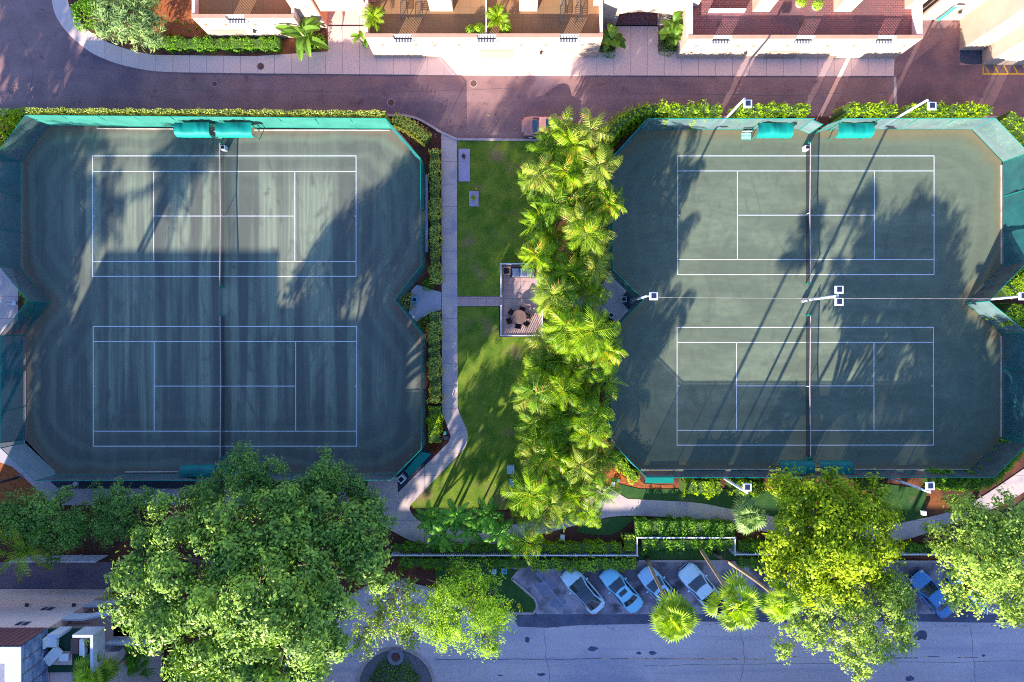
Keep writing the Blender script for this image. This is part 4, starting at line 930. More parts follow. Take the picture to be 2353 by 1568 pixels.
stub('white pipe with square foot on the dark gravel below the left courts', 176, 1111, -0.5, -0.15); stub('white pipe with square foot on the paving left of the left courts', 36, 697, -0.45, 0.0)
b = MB(); a = P(1502, 684, 7.1); c = P(1850, 686, 6.9); e = P(2300, 687, 7.0)
b.tube([(a.x, a.y, 7.1), ((a.x+c.x)/2, (a.y+c.y)/2, 6.95), (c.x, c.y, 6.9), ((e.x+c.x)/2, (e.y+c.y)/2, 6.85), (e.x, e.y, 7.0)], 0.009, 4)
tag(b.build('overhead_cable', MT['board_white']), 'thin cable strung across the right courts between the floodlight poles', 'cable')
# ================================================================ BUILDINGS
def W2(x, y): v = W(x, y); return (v.x, v.y)
def block(bd, name, x0, x1, y0, y1, z0, z1, mat):
    a = W(x0, y0); c = W(x1, y1); b = MB(); b.box(((a.x+c.x)/2, (a.y+c.y)/2, (z0+z1)/2), (abs(c.x-a.x), abs(c.y-a.y), z1-z0)); return b.build(name, MT[mat], bd)
def parapet(bd, x0, x1, y, z0, z1, grilles, t=0.25, mat='stucco', gz=0.66):
    """front parapet along y (overview px), with slatted openings centred at given x"""
    Y = W(0, y).y-t/2*0; hw = 0.80*PXM/1.0; edges = [x0]
    b = MB(); 
    for gx in grilles: edges += [gx-20, gx+20]
    edges.append(x1)
    for i in range(0, len(edges), 2):
        a = W(edges[i], y); c = W(edges[i+1], y); b.box(((a.x+c.x)/2, a.y+t/2, (z0+z1)/2), (c.x-a.x, t, z1-z0))
    for gx in grilles:
        a = W(gx-20, y); c = W(gx+20, y); b.box(((a.x+c.x)/2, a.y+t/2, (z0+z1-gz)/2), (c.x-a.x, t, z1-gz-z0))
    b.build('parapet', MT[mat], bd)
    b = MB()
    for i in range(0, len(edges), 2):
        a = W(edges[i], y); c = W(edges[i+1], y); b.box(((a.x+c.x)/2, a.y+t/2, z1+0.03), (c.x-a.x, t+0.08, 0.06))
    b.build('coping', MT['coping'], bd)
    for gx in grilles:
        a = W(gx-20, y); c = W(gx+20, y); b = MB(); L = c.x-a.x
        zs = z1-gz
        b.box(((a.x+c.x)/2, a.y+t-0.03, z1+0.02), (L-0.004, 0.07, 0.07)); b.box(((a.x+c.x)/2, a.y-0.22, zs+0.03), (L+0.1, 0.07, 0.08))
        for s in (a.x+0.0, c.x-0.0): b.box((s, a.y-0.08, zs+0.03), (0.10, 0.30, 0.081)); b.box((s, a.y+t-0.03, z1-gz/2), (0.06, 0.06, gz))
        for k in range(1, 12): b.box((a.x+L*k/12, a.y+t-0.03, z1-gz/2+0.02), (0.06, 0.03, gz-0.10)); b.box((a.x+L*k/12, a.y-0.06, zs+0.045), (0.05, 0.27, 0.03))
        gr = b.build('slatted_grille', MT['white_metal'], bd)
        b = MB(); b.box(((a.x+c.x)/2, a.y+0.02, zs+0.02), (L-0.1, 0.42, 0.03)); b.build('slot_shade', MT['black'], gr)  # black strip painting the shade seen between the slats
def lamp_on(bd, x, y, z, name='wall_lamp'):
    a = W(x, y); b = MB(); b.box((a.x, a.y-0.12, z), (0.22, 0.24, 0.2)); b.box((a.x, a.y-0.06, z+0.2), (0.06, 0.1, 0.2)); b.build(name, MT['dark_metal'], bd)
def spout(bd, x, y, z):
    a = W(x, y); b = MB(); b.box((a.x, a.y-0.07, z), (0.2, 0.14, 0.09)); b.build('drain_spout', MT['coping'], bd)
def panel(bd, x0, x1, y, z0, z1, mat='panel_tan', name='service_door'):
    a = W(x0, y); c = W(x1, y); b = MB(); b.box(((a.x+c.x)/2, a.y-0.012, (z0+z1)/2), (c.x-a.x, 0.03, z1-z0)); pn = b.build(name, MT[mat], bd)
    b = MB(); b.box(((a.x+c.x)/2, a.y-0.03, z1+0.03), (c.x-a.x+0.1, 0.06, 0.06)); b.build('frame', MT['coping'], pn)

# --- north west building
bd = thing('terrace_building', 'cream building at the top left with a brown roof terrace behind a slatted parapet', 'building', (*W2(600, 60), 0))
block(bd, 'lower_wall', 487, 707, 88, -120, 0, 3.3, 'stucco'); block(bd, 'terrace_floor', 488, 706, 84, -118, 3.3, 3.32, 'tile_tan')
parapet(bd, 487, 707, 88, 3.3, 4.1, [577, 795-200+0] if False else [580])
for x in (487, 707-6): a = W(x, 82); c = W(x, -118); b = MB(); b.box((a.x+0.125, (a.y+c.y)/2, 3.7), (0.25, abs(c.y-a.y), 0.8)); b.build('side_parapet', MT['stucco_pink_shade'], bd)
block(bd, 'upper_wall', 470, 512, 22, -120, 3.3, 9.5, 'stucco'); block(bd, 'upper_wall', 512, 700, -40, -120, 3.3, 9.5, 'stucco')
block(bd, 'side_wing', 700, 754, 65, -120, 0, 7.5, 'stucco_bounce'); block(bd, 'side_wing_front', 700, 753, 66.2, 65.2, 0, 7.5, 'stucco')
panel(bd, 500, 575, 88, 0.1, 1.6); lamp_on(bd, 600, 88, 1.7)
for x in (503, 548, 612, 655): spout(bd, x, 88, 2.9)
b = MB(); a = W(480, 22); b.box((a.x-0.2, a.y-0.015, 5.6), (0.9, 0.05, 1.2)); wn_ = b.build('window', MT['window_glass'], bd)

# --- north middle building
bd = thing('terrace_building', 'white building at the top middle with a brown tiled roof terrace and two potted palms', 'building', (*W2(1116, 100), 0))
block(bd, 'lower_wall', 862, 1371, 134, -120, 0, 3.72, 'stucco'); block(bd, 'terrace_floor', 863, 1370, 130, -118, 3.72, 3.74, 'tile_tan')
parapet(bd, 862, 1371, 134, 3.72, 4.5, [942, 1122, 1299])
for x in (862, 1371-6.3): a = W(x, 128); c = W(x, -118); b = MB(); b.box((a.x+0.125, (a.y+c.y)/2, 4.11), (0.25, abs(c.y-a.y), 0.8)); b.build('side_parapet', MT['stucco_pink_shade'], bd)
b = MB(); a = W(1121, 127); c = W(1121, -110); b.box((a.x, (a.y+c.y)/2, 4.1), (0.08, abs(c.y-a.y), 0.75)); b.build('dividing_wall', MT['pot_white'], bd)
for x0, x1 in ((999, 1049), (1192, 1231)): block(bd, 'pilaster', x0, x1, 70, -118, 3.72, 9.5, 'stucco')
block(bd, 'upper_wall', 862, 880, 50, -118, 3.72, 9.5, 'stucco_bounce'); block(bd, 'upper_wall', 1352, 1371, 58, -118, 3.72, 9.5, 'stucco')
block(bd, 'upper_wall', 862, 1371, 5, -118, 3.7, 9.4, 'stucco')
panel(bd, 1106, 1178, 134, 0.15, 1.75); lamp_on(bd, 1242, 134, 1.5)
for x in (892, 965, 1008, 1060, 1196, 1250, 1330): spout(bd, x, 134, 3.0)
b = MB(); a = W(1003, 134); b.box((a.x, a.y-0.02, 2.9), (0.05, 0.05, 1.5)); b.build('downpipe', MT['coping'], bd)

# --- portals
bd = thing('gatehouse', 'cream garage entrance between the two left terrace buildings at the top', 'building', (*W2(808, 40), 0))
block(bd, 'wall', 838, 860, 60, -120, 0, 9, 'stucco'); block(bd, 'wall', 754.5, 838, 60, 38, 2.9, 9, 'stucco'); block(bd, 'back_wall', 754.5, 838, 0, -40, 0, 2.9, 'stucco_bounce')
block(bd, 'threshold', 756, 838, 62, 60, 0.13, 0.15, 'black')
bd = thing('gatehouse', 'white arched garage entrance between the middle and right terrace buildings', 'building', (*W2(1460, 40), 0))
block(bd, 'wall', 1373, 1414, 60, -100, 0, 9.2, 'stucco'); block(bd, 'wall', 1510, 1553, 60, -100, 0, 9.2, 'stucco')
b = MB(); xs = [1414+96*i/12 for i in range(13)]; prof = []
arch = [(W(x, 60).x, 2.35+0.42*math.sin(math.pi*i/12)**0.8) for i, x in enumerate(xs)]
Y0 = W(0, 60).y; V = [(x, Y0, z) for x, z in arch]+[(x, Y0, 9.2) for x, z in arch]+[(x, Y0+1.2, z) for x, z in arch]; F = []
for i in range(12): F += [(i, i+1, 14+i, 13+i), (i, 26+i, 27+i, i+1)]
b.add(V, F); b.build('arch_wall', MT['stucco'], bd)
block(bd, 'arch_roof', 1414, 1510, 58, -20, 2.9, 9.15, 'stucco'); block(bd, 'inner_floor', 1414, 1510, 60, 0, 0.125, 0.128, 'paver_red'); block(bd, 'back_wall', 1414, 1510, 0, -10, 0, 2.9, 'stucco_pink_shade')
block(bd, 'threshold', 1412, 1512, 62, 59, 0.128, 0.145, 'black')
for x in (1432, 1478): panel(bd, x-14, x+14, 60, 4.2, 5.4, 'stucco_pink_shade', 'niche')

# --- north east building
bd = thing('terrace_building', 'white building at the top right with a red brick paved roof terrace', 'building', (*W2(1805, 100), 0))
block(bd, 'lower_wall', 1554, 2056, 136, -120, 0, 3.62, 'stucco'); block(bd, 'terrace_floor', 1555, 2055, 132, -118, 3.62, 3.64, 'paver_red')
parapet(bd, 1554, 2056, 136, 3.62, 4.4, [1628, 1806, 1980])
c = W(1554, -118)
for x, o_, w_ in ((1554, 0.2, 0.4), (2056, -0.25, 0.5)): a = W(x, 130); b = MB(); b.box((a.x+o_, (a.y+c.y)/2, 4.01), (w_, abs(c.y-a.y), 0.8)); b.build('side_parapet', MT['stucco_pink_shade'], bd)
for x0, x1 in ((1698, 1735), (1874, 1912)): block(bd, 'pilaster', x0, x1, 70, -118, 3.62, 9.5, 'stucco')
block(bd, 'upper_wall', 1555, 2056, 5, -118, 3.6, 9.4, 'stucco'); block(bd, 'upper_wall', 2028, 2055.5, 64, -118, 3.62, 9.5, 'stucco'); block(bd, 'upper_wall', 1556, 1580, 58, -118, 3.62, 9.5, 'stucco')
block(bd, 'white_rail', 1602, 1680, 72, 69, 3.62, 4.2, 'white_metal')
for x in (1626, 1806): block(bd, 'floor_drain', x-6, x+6, 102, 90, 3.64, 3.66, 'manhole')
panel(bd, 1752, 1822, 136, 0.1, 1.7); lamp_on(bd, 1700, 136, 1.6)
for x in (1580, 1672, 1705, 1780, 1868, 1925, 2036): spout(bd, x, 136, 3.0)

# --- corner blocks
bd = thing('corner_building', 'tall cream building filling the top right corner with stepped sunlit walls', 'building', (*W2(2260, 80), 0))
block(bd, 'wall', 2205, 2900, 116, -200, 0, 14, 'stucco'); block(bd, 'bay', 2257, 2900, 149, 116.4, 0, 13, 'stucco')
panel(bd, 2212, 2240, 116, 2.4, 3.9, 'stucco_pink_shade', 'window_recess')
a = W(2257, 132); b = MB(); b.box((a.x-0.02, a.y, 6.4), (0.05, 1.0, 1.5)); b.build('window', MT['terracotta'], bd)
spout(bd, 2300, 149, 3.0); lamp_on(bd, 2262, 116, 5.8)
bd = thing('rear_building', 'sunlit white wall with a tall green door at the end of the lane, top right', 'building', (*W2(2160, 20), 0))
block(bd, 'wall', 2106, 2204.5, 47, -200, 0, 9, 'stucco'); block(bd, 'door', 2150, 2160, 47.8, 47.1, 0, 2.6, 'utility_green'); block(bd, 'porch_wall', 2100, 2143, 52, 47.1, 0.6, 8.9, 'stucco')
lamp_on(bd, 2176, 47, 1.9); lamp_on(bd, 2150, 47, 4.6)

# --- south west building
bd = thing('apartment_building', 'pink apartment building at the lower left with rust metal eave and white roof', 'building', (*W2(150, 1400), 0))
block(bd, 'main_wall', -130, 255, 1354, 2000, 0, 8.9, 'stucco_pink_shade')
a = W(-130, 1354); c = W(255, 1354); b = MB(); b.box(((a.x+c.x)/2, a.y+0.04, 3.9), (c.x-a.x, 0.1, 0.12)); b.build('string_course', MT['stucco_pink_shade'], bd)
block(bd, 'upper_block', -129, 254, 1355, 2000, 8.9, 12.2, 'pole_cast')
x0, y0 = W2(-130, 1352.5); x1, y1 = W2(257, 1352.5); xi0, xi1, yi = x0, W(262, 0).x, W(0, 1351).y; ys = W(0, 2000).y
b = MB(); b.add([(x0, y0+0.03, 8.95), (x1, y1+0.03, 8.95), (xi1, yi, 12.35), (xi0, yi, 12.35)], [(0,1,2,3)]); 
n = 34
for k in range(n):
    f0 = k/n; p0 = x0+(x1-x0)*f0; b.add([(p0-0.03, y0+0.07, 8.95), (p0+0.03, y0+0.07, 8.95), (p0+0.03, yi+0.06, 12.35), (p0-0.03, yi+0.06, 12.35)], [(0,1,2,3)])
b.build('metal_eave', MT['metal_roof'], bd)
b = MB(); b.add([(x1+0.03, y1+0.03, 8.95), (x1+0.03, ys, 8.95), (xi1+0.1, ys, 12.35), (xi1+0.1, yi, 12.35)], [(0,1,2,3)]); b.build('metal_cladding', MT['metal_clad'], bd)
b = MB()
for k in range(1, 26):
    yy = y1-(k*1.05); b.add([(x1+0.06, yy, 8.95), (x1+0.06, yy-0.06, 8.95), (xi1+0.15, yy-0.06, 12.35), (xi1+0.15, yy, 12.35)], [(0,1,2,3)])
b.build('cladding_seam', MT['metal_roof'], bd)
b = MB(); a = W(-128, 1353); c = W(264, 1353); zt = 12.38
b.box(((a.x+c.x)/2, a.y-0.6, zt), (c.x-a.x, 1.2, 0.14)); b.box((c.x-0.6, (a.y-1.2+ys)/2, zt), (1.2, abs(ys-a.y+1.2), 0.138)); b.build('roof_edge', MT['roof_white'], bd)
def nwin(xc, z0, z1):
    a = W(xc, 1354); b = MB(); b.box((a.x, a.y+0.004, (z0+z1)/2), (0.98, 0.02, z1-z0)); o = b.build('window', MT['window_glass'], bd)
    f = MB(); f.box((a.x, a.y+0.03, z0-0.02), (1.1, 0.08, 0.06)); f.box((a.x, a.y+0.03, z1+0.02), (1.1, 0.08, 0.06)); f.box((a.x, a.y+0.02, (z0+z1)/2), (0.05, 0.05, z1-z0)); f.build('frame', MT['stucco_pink_shade'], o)
nwin(188, 4.4, 5.35); nwin(190, 7.6, 8.5)
for x in (135, 266-30): 
    a = W(x, 1354); b = MB(); b.box((a.x, a.y+0.14, 4.3), (0.26, 0.26, 0.12)); b.box((a.x, a.y+0.06, 4.15), (0.08, 0.12, 0.2)); b.build('wall_lamp', MT['dark_metal'], bd)
def lvl(z, x0, x1, y0, y1, fl='concrete_blue'):
    block(bd, 'balcony_floor', x0, x1, y0, y1, z-0.25, z, fl)
# stacked balconies east of the wall, terrace on top
block(bd, 'wing_wall', 257, 300, 1372, 2000, 0, 8.7, 'stucco_pink_shade'); block(bd, 'wing_wall', 300, 372, 1420, 2000, 0, 8.7, 'concrete_blue')
for z in (3.1, 6.0):
    b = MB(); pts = [(256, 1354), (300, 1354), (345, 1344), (392, 1344), (392, 1420), (256, 1420)]; b.prism(wp(pts), z-0.22, z); b.build('balcony_floor', MT['stucco_pink_shade'], bd)
    b = MB(); pl = [(256, 1354), (300, 1354), (345, 1344), (392, 1344)]
    for p, q in zip(pl[:-1], pl[1:]): b.wallseg(W(*p), W(*q), z, z+1.15, 0.16)
    b.build('balcony_parapet', MT['roof_white'], bd)
block(bd, 'bay_floor', 345, 425, 1400, 1372, 5.75, 6.0, 'stucco_pink_shade')
b = MB(); pl = [(345, 1404), (425, 1404), (428, 1365), (425, 1350)]
for p, q in zip(pl[:-1], pl[1:]): b.wallseg(W(*p), W(*q), 5.75, 7.2, 0.16)
b.build('bay_parapet', MT['roof_white'], bd)
block(bd, 'terrace_deck', 258, 366, 1354.5, 1440, 8.7, 9.0, 'turf'); block(bd, 'terrace_paving', 258, 306, 1398, 1425, 9.0, 9.02, 'concrete_pink')
for p, q in (((279, 1354), (303, 1354)), ((328, 1354), (362, 1354)), ((365, 1351.3), (365, 1425))): b = MB(); b.wallseg(W(*p), W(*q), 8.8, 10.4, 0.22); b.build('terrace_parapet', MT['roof_white'], bd)
def tfurn(label, name, cat, cx, cy, w_, d_, h_, mat, z=9.0, rz=0.0, back=True):
    c = P(cx, cy, z+0.4); t = thing(name, label, cat, (c.x, c.y, z), rz); b = LMB(); b.box((0, 0, h_*0.55), (w_, d_, h_*0.5)); b.build('seat' if back else 'top', MT[mat], t, bevel=0.04)
    if back: b = LMB(); b.box((-w_/2+0.08, 0, h_*0.9), (0.16, d_*0.96, h_*0.9)); b.build('backrest', MT[mat], t, bevel=0.04)
    b = LMB(); b.box((0, 0, h_*0.14), (w_*0.8, d_*0.8, h_*0.28)); b.build('base', MT['terracotta'], t)
tfurn('white outdoor sofa on the green terrace at the lower left, beside the cladding', 'outdoor_sofa', 'sofa', 120, 1474, 0.85, 0.85, 0.7, 'pot_white')
tfurn('long white outdoor sofa on the green terrace at the lower left, against the parapet', 'outdoor_sofa', 'sofa', 194, 1487, 0.65, 1.3, 0.7, 'pot_white', rz=math.pi)
tfurn('brown slatted table in the middle of the green terrace at the lower left', 'coffee_table', 'table', 170, 1487, 0.65, 1.15, 0.42, 'wood_table', back=False)
tfurn('white sun lounger turned aslant on the terrace at the lower left', 'sun_lounger', 'lounger', 120, 1509, 0.75, 1.5, 0.5, 'pot_white', rz=-0.75)
tfurn('white storage box on the pink paving of the lower left terrace', 'storage_box', 'box', 146, 1512, 0.75, 0.55, 0.55, 'pot_white', back=False)
shrub('trailing green creeper hanging over the terrace parapet at the lower left', 351, 1372, 0.5, 0.5, MT['leaf_green'], 91, z0=9.6, cat='plant', name='creeper')
shrub('green plant in a grey pot near the end of the lower left terrace', 352, 1395, 0.3, 0.4, MT['leaf_dark'], 92, z0=9.0, cat='plant', name='potted_plant')

# --- street building beyond the bottom edge (its shade lies over the street)
bd = thing('apartment_building', 'long apartment building beyond the bottom edge of the view', 'building', (*W2(1500, 1800), 0))
block(bd, 'wall', 420, 2900, 1700, 2000, 0, 8.2, 'stucco_pink_shade'); block(bd, 'roof', 418, 2902, 1698, 2002, 8.2, 8.5, 'roof_white')
block(bd, 'shade_wing', 225, 520, 1590, 1990, 0, 13.8, 'stucco_pink_shade')  # unseen wing, added to keep the lower left court in shade
for k in range(24): block(bd, 'window', 470+k*100, 510+k*100, 1700.2, 1699.4, 2.0, 3.6, 'window_glass'); block(bd, 'window', 470+k*100, 510+k*100, 1700.2, 1699.4, 5.2, 6.8, 'window_glass')

# ================================================================ RAILINGS, PATIO
def railing(label, path, h, spacing=0.16, name='railing', grp=None, pr=0.03, wall=0.0, z0=0.0, top=0.10, sw=0.07):
    pts = [W(*p) for p in path]; t = thing(name, label, 'railing', (pts[0].x, pts[0].y, 0), 0, grp); rl = MB(); sl = MB(); ft = MB()
    for a, c in zip(pts[:-1], pts[1:]):
        rl.wallseg(a, c, z0+h-0.07, z0+h, top); rl.wallseg(a, c, z0+0.12, z0+0.17, 0.05); L = (c-a).length; n = max(1, int(L/spacing))
        if wall: ft.wallseg(a, c, 0.0, 0.10, wall)
        for k in range(n): p = a.lerp(c, (k+0.5)/n); sl.box((p.x, p.y, z0+h/2), (sw, sw, h-0.14), math.atan2(c.y-a.y, c.x-a.x))
    rl.build('rail', MT['white_metal'], t); sl.build('slats', MT['white_metal'], t)
    if wall: ft.build('plinth', MT['kerb'], t)
    m = 0
    for a, c in zip(pts[:-1], pts[1:]):
        k = max(1, round((c-a).length/2.6))
        for i in range(k):
            if m < 60: p = a.lerp(c, i/k); b = MB(); b.box((p.x, p.y, z0+h/2+0.03), (0.13, 0.13, h+0.08)); b.build('post', MT['white_metal'], t); m += 1
    return t
railing('long white slatted railing with a step around the car park hedge', [(905, 1268), (1459, 1268), (1459, 1228), (1680, 1228), (1680, 1266), (2440, 1266)], 1.2, 0.17, wall=0.45)
railing('tall white slatted fence at the edge of the trees above the pink building', [(60, 1276), (250, 1276)], 2.0, 0.14, name='slatted_fence')
railing('white slatted rail around the upper part of the patio', [(1151.5, 681), (1151.5, 609), (1245, 609), (1245, 668)], 1.0, 0.13)
railing('white slatted rail around the lower part of the patio', [(1151.5, 704), (1151.5, 772), (1245, 772), (1245, 712)], 1.0, 0.19, sw=0.05)
c = W(1202, 628, 0.08); t = thing('patio_sofa', 'grey three seat sofa at the upper rail of the patio', 'sofa', c)
b = LMB(); b.box((0, 0, 0.15), (2.25, 0.85, 0.22)); b.build('base', MT['wicker'], t)
b = LMB(); b.box((0, 0.40, 0.42), (2.3, 0.14, 0.55)); b.box((-1.1, 0, 0.35), (0.12, 0.85, 0.4)); b.box((1.1, 0, 0.35), (0.12, 0.85, 0.4)); b.build('frame', MT['wicker'], t, bevel=0.02)
for k in (-1, 0, 1):
    b = LMB(); b.box((k*0.69, -0.06, 0.35), (0.66, 0.66, 0.2)); b.build('seat_cushion', MT['cushion'], t, bevel=0.06)
    b = LMB(); b.box((k*0.69, 0.26, 0.58), (0.64, 0.2, 0.36)); b.build('back_cushion', MT['cushion'], t, bevel=0.08)
c = W(1164, 624, 0.08); t = thing('side_table', 'square dark side table in the corner of the patio beside the sofa', 'table', c)
b = LMB(); b.box((0, 0, 0.42), (0.75, 0.75, 0.08)); b.build('frame', MT['coping'], t, bevel=0.01); b = LMB(); b.box((0, 0, 0.465), (0.52, 0.52, 0.02)); b.build('top', MT['black'], t)
for sx in (-1, 1):
    for sy in (-1, 1): b = LMB(); b.box((sx*0.32, sy*0.32, 0.19), (0.06, 0.06, 0.38)); b.build('leg', MT['coping'], t)
tc_ = W(1193.5, 729, 0.08); t = thing('round_table', 'round brown table on the patio ringed by dark chairs', 'table', tc_)
b = LMB(); b.lathe([(0.60, 0.70), (0.63, 0.72), (0.63, 0.75), (0.60, 0.76)], n=36); b.build('top', MT['wood_table'], t)
b = LMB(); b.lathe([(0.3, 0), (0.3, 0.03), (0.06, 0.06), (0.05, 0.7)], n=16); b.build('pedestal', MT['dark_metal'], t)
def pchair():
    t = thing('patio_chair', 'x', 'chair', (0,0,0), 0, 'dark chairs round the patio table')
    b = LMB(); b.box((0, 0, 0.42), (0.46, 0.46, 0.07)); b.build('seat', MT['wicker'], t, bevel=0.03)
    b = LMB(); b.box((-0.23, 0, 0.64), (0.06, 0.46, 0.42)); b.build('backrest', MT['wicker'], t, bevel=0.02)
    for s in (-1, 1):
        b = LMB(); b.box((0, s*0.25, 0.60), (0.42, 0.05, 0.04)); b.box((0.19, s*0.25, 0.5), (0.04, 0.04, 0.2)); b.build('armrest', MT['wicker'], t)
        for q in (-1, 1): b = LMB(); b.box((q*0.2, s*0.2, 0.2), (0.04, 0.04, 0.4)); b.build('leg', MT['dark_metal'], t)
    return t
pc = pchair(); CH = [(1174.5, 718, 'left of the table and nearest its upper side'), (1200, 711, 'at the upper right side of the table'), (1213.5, 727, 'straight to the right of the table'), (1210, 744.5, 'at the lower right side of the table'), (1190, 750, 'straight below the table'), (1170, 738, 'at the lower left side of the table')]
for i, (x, y, s) in enumerate(CH):
    o = pc if i == 0 else copy_tree(pc); p = W(x, y, 0.08); place(o, p, math.atan2(tc_.y-p.y, tc_.x-p.x), 'dark wicker patio chair '+s)

# ---------------------------------------------------------------- terrace loungers and pots
def lounger(label, x, y, z, L=2.0):
    c = P(x, y, z+0.3); t = thing('terrace_lounger', label, 'lounger', (c.x, c.y, z), 0, 'metal loungers on the middle terrace')
    b = LMB()
    for s in (-0.3, 0.3): b.box((s, -0.2, 0.36), (0.05, L*0.7, 0.05))
    for k in range(9): b.box((0, -0.85+k*0.17, 0.37), (0.6, 0.035, 0.03))
    b.build('seat', MT['dark_metal'], t); b = LMB()
    for s in (-0.3, 0, 0.3): b.tube([(s, 0.5, 0.37), (s, 1.05, 0.85)], 0.028, 5)
    for k in range(5): b.box((0, 0.55+k*0.12, 0.42+k*0.105), (0.62, 0.035, 0.03))
    b.build('backrest', MT['dark_metal'], t)
    for sx in (-0.3, 0.3):
        for sy in (-0.8, 0.45): b = LMB(); b.box((sx, sy, 0.17), (0.05, 0.05, 0.34)); b.build('leg', MT['dark_metal'], t)
lounger('dark slatted lounger on the middle terrace, furthest left', 929, 17, 3.74); lounger('dark slatted lounger on the middle terrace, second from the left', 963, 20, 3.74)
lounger('dark slatted lounger on the middle terrace, second from the right', 1296, 26, 3.74); lounger('dark slatted lounger on the middle terrace, furthest right', 1331, 28, 3.74)
def potted(label, x, y, z, seed, kind='palm', r=0.25, mat='terracotta'):
    c = P(x, y, z+0.2); t = thing('potted_palm' if kind == 'palm' else 'potted_shrub', label, 'potted plant', (c.x, c.y, z), 0); rng = np.random.default_rng(seed)
    b = LMB(); b.lathe([(r*0.7, 0), (r, 0.4), (r*1.08, 0.42), (r*0.85, 0.42), (r*0.8, 0.36)], n=16); b.build('pot', MT[mat], t)
    if kind == 'palm':
        V, F, T = [], [], []
        for i in range(13): frond(V, F, T, rng, (0, 0, 0.9), i*2.4, 1.2-0.9*i/13, 1.25, 0.34, 1.3, n=14, blade=0.09)
        mesh_with_tint('fronds', V, F, T, MT['frond'], t); b = LMB(); b.tube([(0,0,0.3), (0,0,0.95)], 0.07, 6); b.build('trunk', MT['palm_bark'], t)
    else:
        n = 500; q = unit(rng, n); q[:, 2] = np.abs(q[:, 2]); leaf_mesh('foliage', q*np.array([0.5, 0.5, 0.5])*rng.uniform(0.7, 1.1, (n, 1))+np.array([0, 0, 0.4]), q, 0.13, MT['leaf_lime'], t, rng, world=False)
potted('potted palm at the left end of the middle terrace', 863, 50, 3.74, 1); potted('potted palm beside the dividing wall of the middle terrace', 1144, 50, 3.74, 2)
potted('small round potted shrub left of the dividing wall on the middle terrace', 1101, 70, 3.74, 3, 'shrub'); potted('small pale potted shrub right of the potted palm on the middle terrace', 1163, 66, 3.74, 4, 'shrub'); potted('tiny potted shrub furthest left of the row by the dividing wall', 1082, 74, 3.74, 5, 'shrub', 0.18)
potted('leafy shrub in a white pot on the brick paved terrace', 1838, 8, 3.64, 6, 'shrub', 0.4, 'pot_white'); potted('white pot with sparse plant next to the leafy one on the brick terrace', 1876, 14, 3.64, 7, 'shrub', 0.42, 'pot_white')

# ---------------------------------------------------------------- small ground items
def disc(label, x, y, r, mat, z=0.006, name='manhole_cover', cat='manhole'):
    c = W(x, y); t = thing(name, label, cat, (c.x, c.y, z)); b = LMB(); b.lathe([(r, 0), (r, 0.012), (r*0.93, 0.016)], n=28); b.build('cover', MT[mat], t)
    b = LMB(); b.lathe([(r*1.18, -0.002), (r*1.18, 0.006)], n=28); b.build('rim', MT['kerb'], t)
disc('round dark manhole cover in the pink sidewalk left of the driveway', 600, 154, 0.30, 'manhole', 0.122); disc('small rusty manhole cover in the lane near the sidewalk bend', 493, 193, 0.22, 'manhole')
disc('round rusty manhole cover in the lane below the middle building', 1088, 192.5, 0.30, 'manhole'); disc('round rusty manhole cover in the lane next to the left court hedge', 899, 236, 0.31, 'manhole')
def slab(label, x0, x1, y0, y1, z, mat, name='slab', cat='slab', bev=0.03):
    a = W(x0, y0); c = W(x1, y1); b = MB(); b.box(((a.x+c.x)/2, (a.y+c.y)/2, z/2+0.03), (abs(c.x-a.x), abs(c.y-a.y), z), 0); o = b.build(name, MT[mat], bevel=bev); return tag(o, label, cat)
slab('long lilac concrete slab at the top of the lawn beside the path', 1054, 1080, 343, 418, 0.12, 'slab_lilac')
slab('small lilac slab on the lawn carrying the yellow flower pot', 1078, 1100, 440, 475, 0.14, 'slab_lilac')
slab('long low lilac bench slab between the left court fence and the hedge', 978.8, 985, 403, 580, 0.42, 'slab_lilac', 'low_bench', 'bench')
slab('grey green utility cabinet standing on the lower lawn', 1165, 1182, 1068, 1086, 0.8, 'utility_grey', 'utility_cabinet', 'cabinet')
slab('blue utility box below the grey cabinet on the lower lawn', 1170, 1181, 1099, 1116, 0.5, 'utility_blue', 'utility_box', 'box')
slab('green utility cover in the soil beside the bend of the path', 1018, 1026, 991, 999, 0.12, 'utility_green', 'utility_cover', 'cover')
slab('grey utility cover in the soil just below the green one at the path bend', 1020, 1031, 1002, 1010, 0.10, 'gravel_dark', 'utility_cover', 'cover')
slab('green utility cover in the bare soil by the lower end of the palm grove', 1414, 1424, 1100, 1107, 0.12, 'utility_green', 'utility_cover', 'cover')
slab('white post box lying by the path at the lower end of the palm grove', 1405, 1412, 1106, 1118, 0.35, 'white_metal', 'post_box', 'box')
slab('blue utility box in the shade under the lime tree by the railing, left one', 1130, 1141, 1302, 1314, 0.7, 'utility_grey', 'utility_cabinet', 'cabinet'); slab('blue utility box in the shade under the lime tree by the railing, right one', 1152, 1165, 1300, 1314, 0.7, 'utility_blue', 'utility_cabinet', 'cabinet')
slab('white garden light near the path under the right hand trees', 2113, 2122, 1172, 1182, 0.5, 'pot_white', 'garden_light', 'light'); slab('white garden light in the mulch above the railing near the dark palms', 1287, 1297, 1228, 1240, 0.4, 'pot_white', 'garden_light', 'light')
c = W(1067, 366, 0.15); t = thing('drinking_fountain', 'slim bronze drinking fountain on the long lilac slab', 'fountain', c); b = LMB(); b.tube([(0,0,0), (0,0,0.85)], 0.07, 8); b.build('stand', MT['terracotta'], t); b = LMB(); b.lathe([(0.05, 0.8), (0.2, 0.9), (0.18, 0.92)], n=14); b.build('basin', MT['dark_metal'], t); b = LMB(); b.tube([(0, 0.1, 0.85), (0, 0.5, 0.45)], 0.03, 6); b.build('spout', MT['terracotta'], t)
